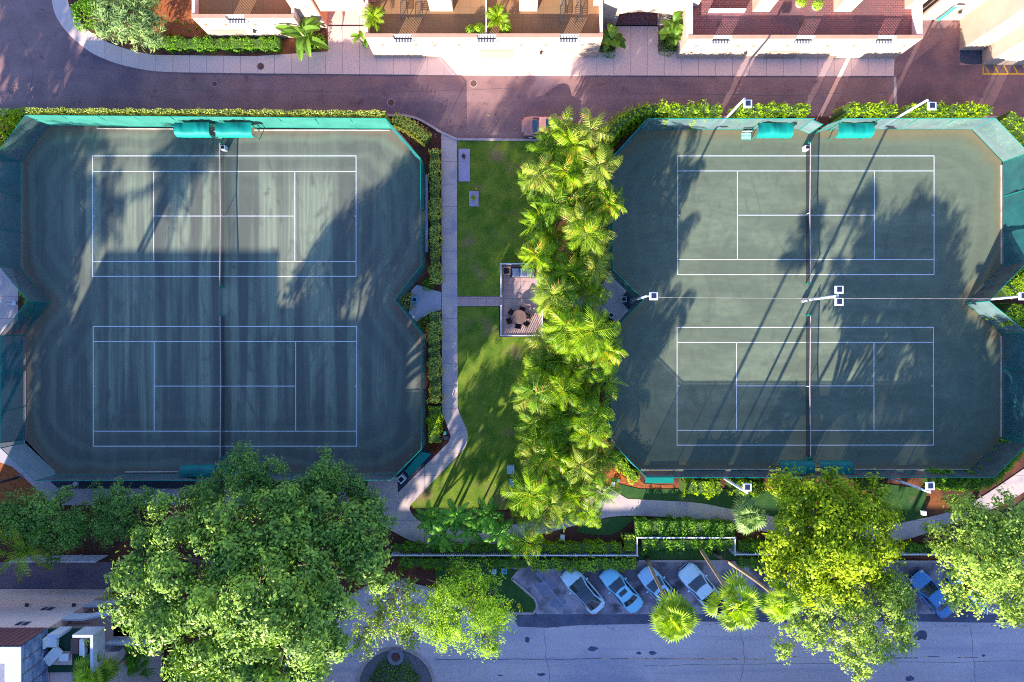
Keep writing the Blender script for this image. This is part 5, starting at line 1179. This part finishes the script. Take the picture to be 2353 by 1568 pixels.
c = W(1088, 457, 0.17); t = thing('flower_pot', 'yellow flower pot standing on the small lilac slab', 'pot', c); b = LMB(); b.lathe([(0.14, 0), (0.22, 0.35), (0.18, 0.35)], n=14); b.build('pot', MT['yellow_thing'], t); rng = np.random.default_rng(4); q = unit(rng, 120); q[:, 2] = np.abs(q[:, 2]); leaf_mesh('flowers', q*0.2+np.array([0, 0, 0.38]), q, 0.1, MT['leaf_yellow'], t, rng, world=False)
for lab, x, y in (('short yellow post at the top edge of the small lilac slab', 1095, 437), ('short yellow post at the bottom edge of the small lilac slab', 1096.5, 469)):
    c = W(x, y, 0.1); b = MB(); b.lathe([(0.06, 0), (0.06, 0.4), (0.03, 0.45)], c, 10); tag(b.build('marker_post', MT['yellow_thing']), lab, 'post')
def mat_panel(label, pts, z=0.5):
    b = MB(); b.prism(wp(pts), z, z+0.03); c = W(*pts[0]); t = thing('canvas_panel', label, 'panel', (c.x, c.y, 0)); b.build('canvas', MT['teal_cloth'], t)
    b = MB()
    for x, y in pts: q = W(x, y); b.tube([(q.x, q.y, 0), (q.x, q.y, z)], 0.03, 6)
    b.build('legs', MT['fence_green'], t)
mat_panel('teal canvas panel stretched outside the lower right corner fence of the left courts', [(970, 1036), (992, 1042), (944, 1092), (932, 1080)])
mat_panel('narrow teal canvas panel outside the lower left corner fence of the right courts', [(1480, 1090), (1545, 1090), (1545, 1108), (1480, 1108)])
# roundabout
c = W(910, 1577); t = thing('roundabout', 'round kerbed traffic island at the bottom edge with gravel', 'traffic island', (c.x, c.y, 0))
b = LMB(); n = 60
for k in range(n): a0, a1 = 2*math.pi*k/n, 2*math.pi*(k+1)/n; b.wallseg(Vector((3.5*math.cos(a0), 3.5*math.sin(a0))), Vector((3.5*math.cos(a1), 3.5*math.sin(a1))), 0, 0.16, 0.26)
b.build('kerb', MT['kerb'], t); b = LMB(); b.lathe([(3.38, 0.01), (3.38, 0.09)], n=48); b.build('gravel_bed', MT['gravel'], t)
c = W(911, 1505, 0.1); t = thing('round_planter', 'round grey stone planter on the traffic island', 'planter', c); b = LMB(); b.lathe([(0.6, 0), (0.75, 0.25), (0.75, 0.42), (0.42, 0.42), (0.38, 0.3)], n=24); b.build('bowl', MT['pole_cast'], t); b = LMB(); b.lathe([(0.38, 0.3), (0.36, 0.38)], n=18); b.build('soil', MT['manhole'], t)
shrub('broad dark round bush on the traffic island at the bottom edge', 908, 1570, 2.4, 0.9, MT['leaf_dark'], 55, 0.16, 110, z0=0.1)
b = MB(); a = W(903, 1562, 1.0); b.tube([(a.x-0.3, a.y-1.0, 0.1), (a.x, a.y, 1.35)], 0.11, 6); tag(b.build('stake', MT['palm_bark']), 'pale wooden stake leaning out of the island bush', 'stake')
def bollard(label, x, y):
    c = W(x, y); t = thing('fire_hydrant', label, 'hydrant', (c.x, c.y, 0.1)); b = LMB(); b.lathe([(0.16, 0), (0.16, 0.05), (0.11, 0.07), (0.11, 0.5), (0.14, 0.52), (0.08, 0.66)], n=14); b.build('barrel', MT['yellow_thing'], t)
    b = LMB(); b.box((0, 0, 0.4), (0.4, 0.1, 0.1)); b.build('nozzle', MT['yellow_thing'], t)
bollard('yellow hydrant on the grass tip left of the car park', 1192, 1389)

# ================================================================ CARS
def put(o, x, y, deg): place(o, W(x+(5 if deg else 0), y+(6 if deg else 0)), math.radians(deg)); return o
ANG = 131.0
put(car('white car with an all dark glass roof in the leftmost occupied bay', 'car', 4.75, 1.86, 1.45, MT['paint_white_skylit'], roofglass=True, kind='suv', group='cars in the car park'), 1333, 1345, ANG)
put(car('pale blue sedan with a small dark sunroof, second bay from the left', 'car', 4.7, 1.80, 1.42, MT['paint_silver_skylit'], sunroof=True, group='cars in the car park'), 1421, 1344, ANG)
put(car('blue grey car with a sunroof under the leaning palm trunk', 'car', 4.75, 1.84, 1.5, MT['paint_bluegrey_skylit'], sunroof=True, kind='suv', group='cars in the car park'), 1508, 1342, ANG)
put(car('white pickup truck parked beside the fan palm', 'pickup truck', 5.3, 1.95, 1.75, MT['paint_white_skylit'], kind='pickup', group='cars in the car park', name='pickup_truck'), 1606, 1343, ANG)
put(car('red car almost hidden under the yellow green tree', 'car', 4.6, 1.82, 1.5, MT['paint_red'], kind='suv', group='cars in the car park'), 2028, 1346, ANG)
put(car('charcoal car hidden under the yellow green tree left of the red one', 'car', 4.6, 1.82, 1.5, MT['paint_charcoal'], kind='suv', group='cars in the car park'), 1946, 1346, ANG)
put(car('deep blue sedan between the two right hand tree crowns', 'car', 4.8, 1.82, 1.42, MT['paint_blue'], group='cars in the car park'), 2127, 1354, ANG)
put(car('pale car with only its tail showing below the right hand tree', 'car', 4.7, 1.82, 1.45, MT['paint_silver_skylit'], kind='suv', group='cars in the car park'), 2212, 1344, ANG)
put(car('bronze sedan parked in the lane, its front under the palm grove', 'car', 4.7, 1.84, 1.42, MT['paint_bronze'], sunroof=True), 1257, 296, 0)

# ================================================================ VEGETATION
hg = 'clipped hedges'
hedge('long low golden hedge between the lane and the top fence of the left courts', [(112, 278), (900, 284)], 0.35, 3.15, MT['leaf_hedge_gold'], 1, leaf=0.14, rough=0.05)
hedge('golden hedge curving round the upper right corner of the left courts', smooth_pts([(908, 281), (935, 290), (962, 308), (986, 327)], 3), 0.85, 1.2, MT['leaf_hedge_gold'], 2)
hedge('golden green hedge along the path beside the upper left court', [(1001, 350), (1001, 500), (1003, 655)], 0.8, 1.1, MT['leaf_hedge_gold'], 3)
hedge('golden green hedge along the path beside the lower left court', [(1002, 718), (1000, 800), (1003, 925)], 0.95, 1.1, MT['leaf_hedge_gold'], 4)
hedge('bright lower end of the hedge beside the path at the lower left court', [(1002, 932), (1000, 1014)], 1.05, 1.1, MT['leaf_hedge'], 5)
hedge('tall lime hedge above the right courts, from the grove to the first floodlight', smooth_pts([(1386, 340), (1412, 308), (1450, 284), (1490, 277)], 3)+[(1636, 277)], 0.85, 3.3, MT['leaf_hedge'], 6, rough=0.22, leaf=0.24, density=60)
hedge('tall lime hedge above the right courts, between the first floodlight and the gate', [(1668, 277), (1826, 277)], 0.8, 3.4, MT['leaf_hedge'], 7, rough=0.13, leaf=0.24, density=60)
hedge('tall lime hedge above the right courts, just right of the gate', [(1908, 277), (2016, 277)], 0.8, 3.5, MT['leaf_hedge'], 8, rough=0.13, leaf=0.24, density=60)
hedge('tall lime hedge above the right courts, right of the second floodlight', [(2040, 277), (2225, 278)], 0.8, 3.4, MT['leaf_hedge'], 9, rough=0.13, leaf=0.24, density=60)
hedge('lime hedge curving down the upper right corner of the right courts', smooth_pts([(2262, 288), (2302, 322), (2332, 356)], 3), 1.0, 3.3, MT['leaf_hedge'], 10, rough=0.13, leaf=0.24, density=60)
hedge('lime hedge in the notch at the right picture edge, upper part', [(2330, 628), (2262, 680)], 1.3, 3.0, MT['leaf_hedge'], 11, leaf=0.2)
hedge('lime hedge in the notch at the right picture edge, lower part', [(2268, 712), (2330, 758)], 1.3, 3.0, MT['leaf_hedge'], 12, leaf=0.2)
hedge('dark green hedge down the lower right corner of the right courts', smooth_pts([(2120, 1096), (2235, 1100), (2300, 1040), (2330, 1000)], 3), 1.3, 1.5, MT['leaf_hedge_deep'], 13, leaf=0.2)
hedge('deep green hedge in the small notch left of the left courts', [(72, 668), (88, 696), (70, 724)], 0.9, 1.0, MT['leaf_hedge_deep'], 14)
hedge('lime hedge below the bottom fence of the right courts, left of the floodlight', [(1560, 1112), (1645, 1114)], 1.2, 1.6, MT['leaf_hedge'], 15, rough=0.2, leaf=0.24, density=60)
hedge('lime hedge below the bottom fence of the right courts, right of the floodlight', [(1668, 1112), (1745, 1114)], 1.1, 1.5, MT['leaf_hedge'], 16, rough=0.2, leaf=0.24, density=60)
hedge('lime shrubs below the bottom fence between the tree and the far floodlight', [(1960, 1108), (2015, 1112)], 1.1, 1.5, MT['leaf_hedge'], 17, rough=0.2, leaf=0.24, density=60)
hedge('sunny hedge along the lower left corner fence of the right courts', [(1404, 1045), (1432, 1072), (1460, 1100)], 0.8, 1.0, MT['leaf_hedge'], 18)
hedge('low row of red leaved plants beside the sunny hedge at the grove end', [(1398, 1058), (1420, 1080), (1440, 1098)], 0.45, 0.45, MT['leaf_red'], 19, leaf=0.13, cat='plants', name='red_plants')
hedge('broad clipped hedge above the step in the white railing', [(1455, 1207), (1560, 1206), (1680, 1213)], 1.35, 1.1, MT['leaf_hedge_deep'], 20)
hedge('short clipped hedge running down beside the step in the white railing', [(1443, 1222), (1443, 1260)], 1.0, 1.1, MT['leaf_hedge'], 21)
hedge('clipped hedge above the white railing between the dark palms and its step', [(1232, 1253), (1425, 1253)], 0.85, 1.0, MT['leaf_hedge'], 22)
hedge('dark clipped hedge above the white railing under the dark palms', [(908, 1254), (1225, 1256)], 0.6, 0.9, MT['leaf_hedge_deep'], 23)
hedge('clipped hedge above the white railing right of its step', [(1690, 1250), (1800, 1254)], 0.9, 1.0, MT['leaf_hedge_deep'], 24)
hedge('loose lime hedge below the white railing above the parked cars', [(1220, 1287), (1330, 1289), (1458, 1285)], 0.95, 1.4, MT['leaf_lime'], 25, rough=0.13, leaf=0.24, density=60)
hedge('dark loose hedge below the railing beside the grey utility boxes', [(920, 1286), (1210, 1288)], 0.9, 1.1, MT['leaf_hedge_deep'], 26, rough=0.2, leaf=0.22, density=55)
hedge('loose green hedge inside the step of the white railing', [(1470, 1243), (1674, 1243)], 0.95, 1.3, MT['leaf_hedge_deep'], 27, rough=0.22, leaf=0.24, density=60)
hedge('loose green hedge below the railing right of its step', [(1690, 1284), (1980, 1286)], 0.9, 1.3, MT['leaf_hedge_deep'], 28, rough=0.22, leaf=0.24, density=60)
hedge('low clipped hedge in front of the cream building at the top left', [(360, 103), (430, 108), (650, 108)], 0.95, 0.9, MT['leaf_hedge_deep'], 29)
hedge('dark green hedge behind the palms next to the right courts notch', [(1388, 722), (1388, 760)], 0.8, 0.9, MT['leaf_hedge_deep'], 30)
hedge('pale green planting along the patio link inside the palm grove', [(1262, 668), (1300, 668), (1330, 664)], 1.1, 0.6, MT['leaf_hedge'], 31)
hedge('pale green planting inside the palm grove below the link path', [(1268, 722), (1330, 722)], 1.1, 0.6, MT['leaf_hedge'], 32)
hedge('shaded loose hedge along the railing at the far right', [(2070, 1256), (2200, 1258)], 0.7, 1.0, MT['leaf_hedge_deep'], 33)
shrub('round clipped green shrub above the paving in the left court notch', 984, 655, 0.62, 0.9, MT['leaf_hedge_deep'], 60); shrub('round golden shrub in the tip of the left court notch', 937, 692, 0.85, 0.9, MT['leaf_hedge_gold'], 61); shrub('round clipped green shrub below the paving in the left court notch', 977, 743, 0.7, 0.9, MT['leaf_hedge_deep'], 62)
shrub('red leaved plant at the lower end of the hedge beside the path', 996, 1030, 0.55, 0.5, MT['leaf_red'], 63, cat='plant', name='red_plant')
shrub('large sunlit shrub at the left picture edge outside the upper court corner', 22, 305, 1.9, 2.4, MT['leaf_hedge'], 64, 0.24, 60); shrub('second bright shrub behind the large one at the upper left court corner', 60, 280, 1.1, 1.8, MT['leaf_hedge'], 65, 0.22, 60)
shrub('dense green shrub at the inner bend of the pink sidewalk', 205, 40, 1.5, 1.5, MT['leaf_hedge_deep'], 66, 0.2, 70); shrub('green shrub at the top edge beside the sidewalk bend', 230, 2, 1.6, 1.6, MT['leaf_hedge_deep'], 67, 0.2, 70)
for i, (x, y) in enumerate([(407, 50), (425, 58), (436, 72), (455, 66), (392, 80), (468, 78)]): shrub('small yellow flowering plant in the orange soil, '+['uppermost', 'second from the top', 'in the middle of the group', 'right of the middle one', 'nearest the hedge on the left', 'closest to the cream wall'][i], x, y, 0.22, 0.25, MT['leaf_yellow'], 70+i, 0.12, 160, name='flowering_plant', cat='plant', group='yellow plants in the orange bed')
shrub('low green bush with red flowers under the banana leaves left of the driveway', 730, 100, 0.9, 0.9, MT['leaf_hedge_deep'], 80); shrub('low green bush under the big leaves left of the arched entrance', 1398, 118, 0.8, 0.7, MT['leaf_hedge_deep'], 81); shrub('low green bush under the big leaves right of the arched entrance', 1532, 112, 0.85, 0.9, MT['leaf_hedge_deep'], 82)
banana('banana plant left of the left driveway', 712, 105, 2.6, 1, 12, 2.2, 0.7); banana('small banana plant right of the left driveway', 842, 105, 1.7, 2, 9, 1.2, 0.36); banana('broad leaved plant left of the arched entrance', 1402, 112, 1.9, 3, 12, 1.35, 0.6); banana('broad leaved plant right of the arched entrance', 1526, 100, 2.4, 4, 14, 1.25, 0.6)
banana('bushy narrow leaved plant at the right driveway wall', 1540, 80, 2.6, 5, 12, 1.1, 0.5)
# ---- big palm thicket top left
tree('areca_palm', 'large dense feathery palm clump at the top left beside the sidewalk bend', [(300, 40, 2.6, 1.5), (260, 60, 2.2, 1.3), (340, 55, 2.4, 1.3), (300, 80, 2.0, 1.2), (255, 25, 2.4, 1.3), (345, 90, 1.6, 0.9), (320, 10, 2.8, 1.4), (235, 45, 1.6, 0.8)], MT['leaf_palmclump'], MT['palm_bark'], leaf=0.55, density=26, base=(300, 60), seed=3, sub=9, cat='palm', trunk_r=0.14, aspect=0.16, tuft=0.35)
# ---- central grove
HS = (4.4, 5.4, 6.3, 7.1, 7.9, 5.0, 6.8, 5.8)
protos = [palm_proto('grove_palm', 'x', h, 20+i, MT[('frond', 'frond_mid', 'frond', 'frond_olive', 'frond', 'frond_mid', 'frond_mid', 'frond')[i]], nf=(13, 12, 15, 13, 11, 15, 13, 11)[i], L=(2.05, 2.3, 1.95, 2.2, 2.45, 1.85, 2.15, 2.4)[i], wid=0.82, droop=(1.9, 2.3, 1.6, 2.2, 1.9, 2.0, 2.5, 1.7)[i], tr=0.09, el=(-0.4, 1.1), roll_s=0.75, lean=(0.55*math.cos(i*2.1), 0.55*math.sin(i*2.1)), group='palms of the central grove', blade=0.088, vee=0.55) for i, h in enumerate(HS)]
ORD = ['first', 'second', 'third', 'fourth', 'fifth', 'sixth', 'seventh', 'eighth', 'ninth', 'tenth', 'eleventh', 'twelfth', 'thirteenth', 'fourteenth', 'fifteenth', 'sixteenth', 'seventeenth', 'eighteenth', 'nineteenth', 'twentieth', 'twenty first']
used = set(); rr = random.Random(12)
for row in range(20):
    y = 300+row*44.5
    for colm, x in enumerate((1244, 1280, 1315, 1350, 1382)):
        if row == 0 and colm == 4: continue
        if 8 <= row <= 10 and colm == 4: continue
        if 7 <= row <= 10 and colm == 0: x += 22
        if (row, colm) in ((9, 2), (3, 1), (15, 3)): continue
        if row < 2 and colm == 0: x += 24
        if row >= 11: x -= 9
        px, py = x+rr.uniform(-17, 17), y+rr.uniform(-17, 17)+(colm % 2)*14
        v = rr.randrange(8); o = protos[v] if v not in used else copy_tree(protos[v]); used.add(v); q = P(px, py, HS[v])
        place(o, (q.x, q.y, 0), rr.uniform(0, 6.28), 'green palm in the central grove, '+ORD[row]+' from the lane in the '+['leftmost', 'second leftmost', 'middle', 'second rightmost', 'rightmost'][colm]+' file', rr.uniform(0.8, 1.04))
for i, (x, y, s) in enumerate([(1215, 1160, 'beside the bare soil'), (1238, 1205, 'hanging over the path'), (1210, 1240, 'next to the white railing'), (1290, 1200, 'above the small grass island'), (1345, 1170, 'at the path fork')]):
    v = (i+2) % 6; o = copy_tree(protos[v]); q = P(x, y, HS[v]); place(o, (q.x, q.y, 0), i*1.3, 'bright palm at the lower end of the central grove, '+s, 0.88)
# ---- dark palms
dk = palm_proto('dark_palm', 'x', 3.4, 40, MT['frond_dark'], nf=11, L=1.75, wid=0.40, droop=1.4, tr=0.09, el=(-0.1, 1.0), group='dark palms above the white railing', blade=0.10, vee=0.3)
for i, (x, y, s) in enumerate([(985, 1192, 'leftmost, over the plaza edge'), (1012, 1232, 'lower left, nearest the railing'), (1048, 1185, 'second from the left in the upper row'), (1082, 1222, 'middle of the lower row'), (1120, 1185, 'third from the left in the upper row'), (1152, 1225, 'rightmost, touching the bright grove palms')]):
    o = dk if i == 0 else copy_tree(dk); q = P(x, y, 3.6); place(o, (q.x, q.y, 0), i*0.9, 'small dark green palm above the white railing, '+s, 0.95+0.07*(i % 3))
# ---- other palms
fan_palm('tall fan palm with a leaning trunk over the blue grey car', (1486, 1283), (1550, 1424), 12.2, 1, R=1.1, n=34, pet=0.95)
fan_palm('tall fan palm leaning over the white pickup', (1604, 1253), (1694, 1392), 12.4, 2, R=1.15, pet=1.25, n=34)
fan_palm('fan palm with a curved trunk and brown leaves beside the yellow green tree', (1640, 1271), (1796, 1388), 11.6, 3, R=0.95, n=26, bend=-1.2)
fan_palm('silvery fan palm beside the path, left of the yellow green tree', (1690, 1165), (1725, 1187), 3.4, 4, R=1.1, pet=0.9, n=26, mat='frond_silver', name='silver_fan_palm')
fan_palm('dark fan palm standing against the pink building', (425, 1440), (312, 1508), 5.5, 5, R=0.95, pet=1.2, n=34, mat='frond_dark')
fan_palm('half lit fan palm at the bottom edge next to the pink building', (402, 1468), (210, 1552), 10.0, 6, R=0.95, pet=0.9, n=34, mat='frond_fan')
cp = palm_proto('feather_palm', 'yellow green feather palm at the left edge above the service road', 6.0, 50, MT['frond'], nf=14, L=3.0, wid=0.6, droop=1.5, tr=0.14, el=(-0.2, 1.2), blade=0.07, vee=0.25); q = P(60, 1262, 6.0); place(cp, (q.x, q.y, 0), 0.4)
# palms standing beyond the left edge; their shade falls on the upper left court
tp = None
for i, (sx, sy, h) in enumerate([(430, 350, 13.0), (395, 420, 12.5), (450, 330, 13.5), (215, 520, 12.5), (200, 480, 13.0), (185, 340, 14.0), (150, 450, 13.0), (100, 330, 14.0)]):
    k = h*PXM/math.tan(SUN_EL); bx, by = sx-SH.x*k, sy+SH.y*k
    o = palm_proto('tall_palm', 'x', 13.0, 60, MT['frond'], nf=16, L=3.2, wid=0.8, droop=1.5, tr=0.17, el=(-0.3, 1.2), group='tall palms beyond the left edge', blade=0.12) if tp is None else copy_tree(tp)
    if tp is None: tp = o
    place(o, W(bx, by), i*1.1, 'tall palm beyond the left edge of the view, '+ORD[i]+' of its row', h/13.0)
# ---- trees
BT = [(690, 1238, 10.5, 2.1), (612, 1332, 12.0, 2.2), (560, 1250, 11.2, 1.9), (620, 1250, 11.8, 1.89), (520, 1290, 12.5, 2.0), (700, 1320, 11.7, 2.22), (600, 1380, 15.1, 2.67), (480, 1400, 13.7, 2.06), (400, 1330, 12.1, 2.04), (352, 1260, 9.6, 1.5), (322, 1360, 10.3, 2.25), (374, 1440, 12.4, 2.24), (464, 1490, 12.8, 1.9), (560, 1490, 12.5, 2.42), (680, 1450, 13.6, 2.54), (780, 1380, 13.0, 1.68), (840, 1290, 10.8, 1.81), (790, 1240, 10.5, 1.68), (730, 1180, 9.9, 1.55), (500, 1210, 11.6, 2.02), (410, 1220, 10.1, 1.63), (640, 1170, 11.1, 1.74), (830, 1200, 10.0, 1.57), (460, 1560, 11.5, 1.86), (580, 1570, 12.3, 2.1), (700, 1530, 11.1, 1.71), (302, 1300, 10.3, 1.08), (292, 1410, 8.8, 1.13), (375, 1165, 7.4, 1.17), (880, 1340, 8.4, 0.94), (770, 1465, 12.3, 1.36), (650, 1600, 11.3, 1.7), (424, 1530, 10.8, 1.27)]
tree('big_shade_tree', 'huge green tree covering the lower left, wider than all others', BT, MT['leaf_green'], MT['bark'], leaf=0.32, density=24, tuft=0.44, base=(620, 1270), seed=5, sub=12, trunk_r=0.55)
tree('shade_tree', 'dark green tree behind the huge one, overlapping the bottom fence of the left courts', [(560, 1085, 7.0, 1.9), (620, 1100, 7.5, 1.6), (510, 1130, 6.5, 1.7), (580, 1140, 7.5, 1.9), (730, 1078, 7.5, 1.6), (725, 1120, 7.5, 1.8), (790, 1135, 6.5, 1.9), (840, 1155, 6.0, 1.5), (670, 1150, 7.0, 1.8), (860, 1200, 6.0, 1.5), (450, 1150, 6, 1.3)], MT['leaf_dark'], MT['bark'], leaf=0.2, density=42, base=(690, 1155), seed=6, sub=12)
tree('shade_tree', 'dark green tree at the left edge above the service road', [(30, 1180, 5, 1.8), (90, 1185, 5.5, 1.9), (150, 1190, 5, 1.6), (60, 1225, 5.5, 1.8), (130, 1235, 5.5, 1.7), (170, 1215, 4.5, 1.3), (-20, 1210, 5, 1.8), (150, 1150, 4, 0.9)], MT['leaf_dark'], MT['bark'], leaf=0.2, density=42, base=(130, 1190), seed=7)
tree('shade_tree', 'small dark green tree between the left edge tree and the huge one', [(260, 1150, 5, 1.6), (300, 1165, 5, 1.6), (240, 1190, 4.6, 1.4), (300, 1200, 5, 1.4), (330, 1145, 4.5, 1.0), (215, 1225, 4.2, 1.0), (265, 1225, 4.5, 1.2)], MT['leaf_dark'], MT['bark'], leaf=0.2, density=42, base=(300, 1170), seed=8)
tree('sparse_tree', 'thin half bare tree between the huge tree and the lime tree', [(865, 1415, 7.0, 1.3), (920, 1390, 7.5, 1.4), (850, 1450, 7.5, 1.5), (900, 1440, 8, 1.5), (930, 1340, 6.5, 1.1), (960, 1410, 7, 1.2), (830, 1480, 7, 1.1), (940, 1470, 6, 0.9), (880, 1350, 6.5, 1.1)], MT['leaf_pale'], MT['bark_pale'], twigs=11, leaf=0.22, density=9, base=(930, 1330), seed=9, sub=9, trunk_r=0.16)
tree('lime_tree', 'round bright lime green tree right of the huge one', [(1050, 1360, 8.0, 2.0), (1010, 1410, 8.0, 2.0), (1080, 1420, 8.8, 2.3), (1130, 1380, 8.0, 1.7), (1120, 1460, 8.0, 1.6), (1030, 1460, 7.5, 1.7), (1090, 1330, 7.0, 1.6), (1150, 1430, 7.2, 1.0), (985, 1440, 7, 1.0), (1010, 1345, 7.0, 1.2), (1130, 1480, 7.2, 0.8), (1060, 1310, 6.0, 1.1)], MT['leaf_lime'], MT['bark'], leaf=0.21, density=24, base=(1080, 1320), seed=10, sub=12, trunk_r=0.22, aspect=0.35)
tree('yellow_green_tree', 'large yellow green tree overlapping the bottom fence of the right courts', [(1860, 1160, 8.0, 2.0), (1930, 1150, 8.0, 1.9), (1820, 1220, 8.5, 2.2), (1900, 1220, 9.5, 2.5), (1980, 1190, 8.5, 2.1), (1960, 1260, 9.0, 2.4), (1860, 1290, 9.2, 2.4), (1790, 1280, 8.0, 1.6), (1930, 1330, 8.5, 2.2), (2020, 1250, 8.0, 1.6), (1820, 1340, 8.0, 1.8), (1900, 1115, 6.5, 1.3), (1810, 1120, 6.5, 1.4), (1990, 1310, 7.5, 1.7), (2030, 1180, 7.0, 1.0), (2000, 1130, 6.5, 1.2)], MT['leaf_yellow'], MT['bark'], leaf=0.30, density=22, tuft=0.42, base=(1800, 1185), seed=11, sub=12, trunk_r=0.32)
tree('pale_tree', 'pale yellow green tree with bare twigs spreading over the street', [(1900, 1400, 8.5, 1.9), (1960, 1430, 9.0, 2.1), (2030, 1400, 8.5, 1.9), (1980, 1480, 8.5, 1.9), (1900, 1470, 8.0, 1.7), (2060, 1450, 8.0, 1.6), (2060, 1350, 7.5, 1.6), (1840, 1440, 7.5, 1.4), (2075, 1392, 7.5, 1.2), (2030, 1500, 8, 1.1), (1800, 1490, 7.0, 0.8), (1950, 1510, 7.0, 1.0), (1975, 1545, 6.0, 0.7), (2010, 1340, 7.0, 1.5)], MT['leaf_pale'], MT['bark_pale'], twigs=11, leaf=0.24, density=20, base=(1900, 1320), seed=12, sub=10, trunk_r=0.25)
tree('pale_tree', 'broad pale green tree at the right edge over the parked cars', [(2210, 1200, 7.5, 2.0), (2270, 1220, 8.5, 2.2), (2330, 1200, 8.5, 2.2), (2190, 1262, 7.5, 1.7), (2250, 1290, 9.0, 2.4), (2320, 1290, 9.0, 2.4), (2220, 1350, 8.0, 1.9), (2290, 1360, 8.5, 2.0), (2350, 1370, 8.0, 1.8), (2380, 1250, 8.5, 2.3), (2150, 1220, 6.5, 1.2), (2400, 1330, 8, 2), (2330, 1420, 7, 0.8), (2190, 1155, 6.5, 1.0)], MT['leaf_pale'], MT['bark_pale'], twigs=8, leaf=0.27, density=20, tuft=0.4, base=(2190, 1235), seed=13, sub=11, trunk_r=0.3)
# trees beyond the edges whose shade reaches the courts
def off(name, label, spots, mat, seed, leaf=0.45, density=9, h0=9):
    L3 = [(*W2(x, y), z, r) for x, y, z, r in spots]; rng = np.random.default_rng(seed); bx = L3[0][0]; by = L3[0][1]; t = thing(name, label, 'tree', (bx, by, 0)); p, nn, tt = crown_cloud(L3, rng, leaf, density, 10); leaf_mesh('crown', p, nn, leaf, mat, t, rng, 0.6, tt)
    b = MB(); b.tube([(bx, by, -0.05), (bx, by, L3[0][2])], [0.35, 0.15], 8); b.build('trunk', MT['bark'], t)
off('shade_tree', 'tree beyond the left edge, shading the left side of the upper left court', [(-150, 1050, 7, 3.2), (-190, 1130, 8, 3.2), (-140, 960, 6.5, 2.8), (-120, 880, 6, 2.6), (-170, 1210, 8.5, 3.0), (-210, 1000, 8.5, 3.0), (-230, 1090, 10, 3), (-130, 780, 6, 2.5), (-150, 1290, 7, 2.4), (-130, 700, 5.5, 2.2), (-230, 760, 10, 3), (-250, 880, 10.5, 3), (-200, 640, 9, 2.8), (-280, 700, 10, 3), (-180, 560, 8, 2.6), (-250, 1200, 9, 3), (-200, 1250, 9, 2.6), (-180, 1160, 7.5, 2.5)], MT['leaf_green'], 31)
off('shade_tree', 'tree beyond the bottom edge, left of the island', [(500, 1680, 9, 3.2), (620, 1700, 10, 3.4), (740, 1690, 10, 3.2), (860, 1700, 9.5, 3), (980, 1710, 9, 3)], MT['leaf_green'], 32)
off('shade_tree', 'tree beyond the bottom edge on the far side of the street', [(1850, 1680, 11, 3.0), (1950, 1685, 11, 3.0), (1760, 1690, 11.5, 2.6), (1800, 1690, 12.5, 2.4), (1900, 1690, 12.5, 2.6), (2000, 1700, 12, 2.4), (1690, 1700, 10, 2.4)], MT['leaf_green'], 34)
off('shade_tree', 'tree beyond the right edge of the view', [(2480, 1300, 8, 3), (2520, 1180, 8, 3), (2460, 1400, 8, 2.8)], MT['leaf_green'], 33)
SC.render.resolution_x = 1024; SC.render.resolution_y = 682
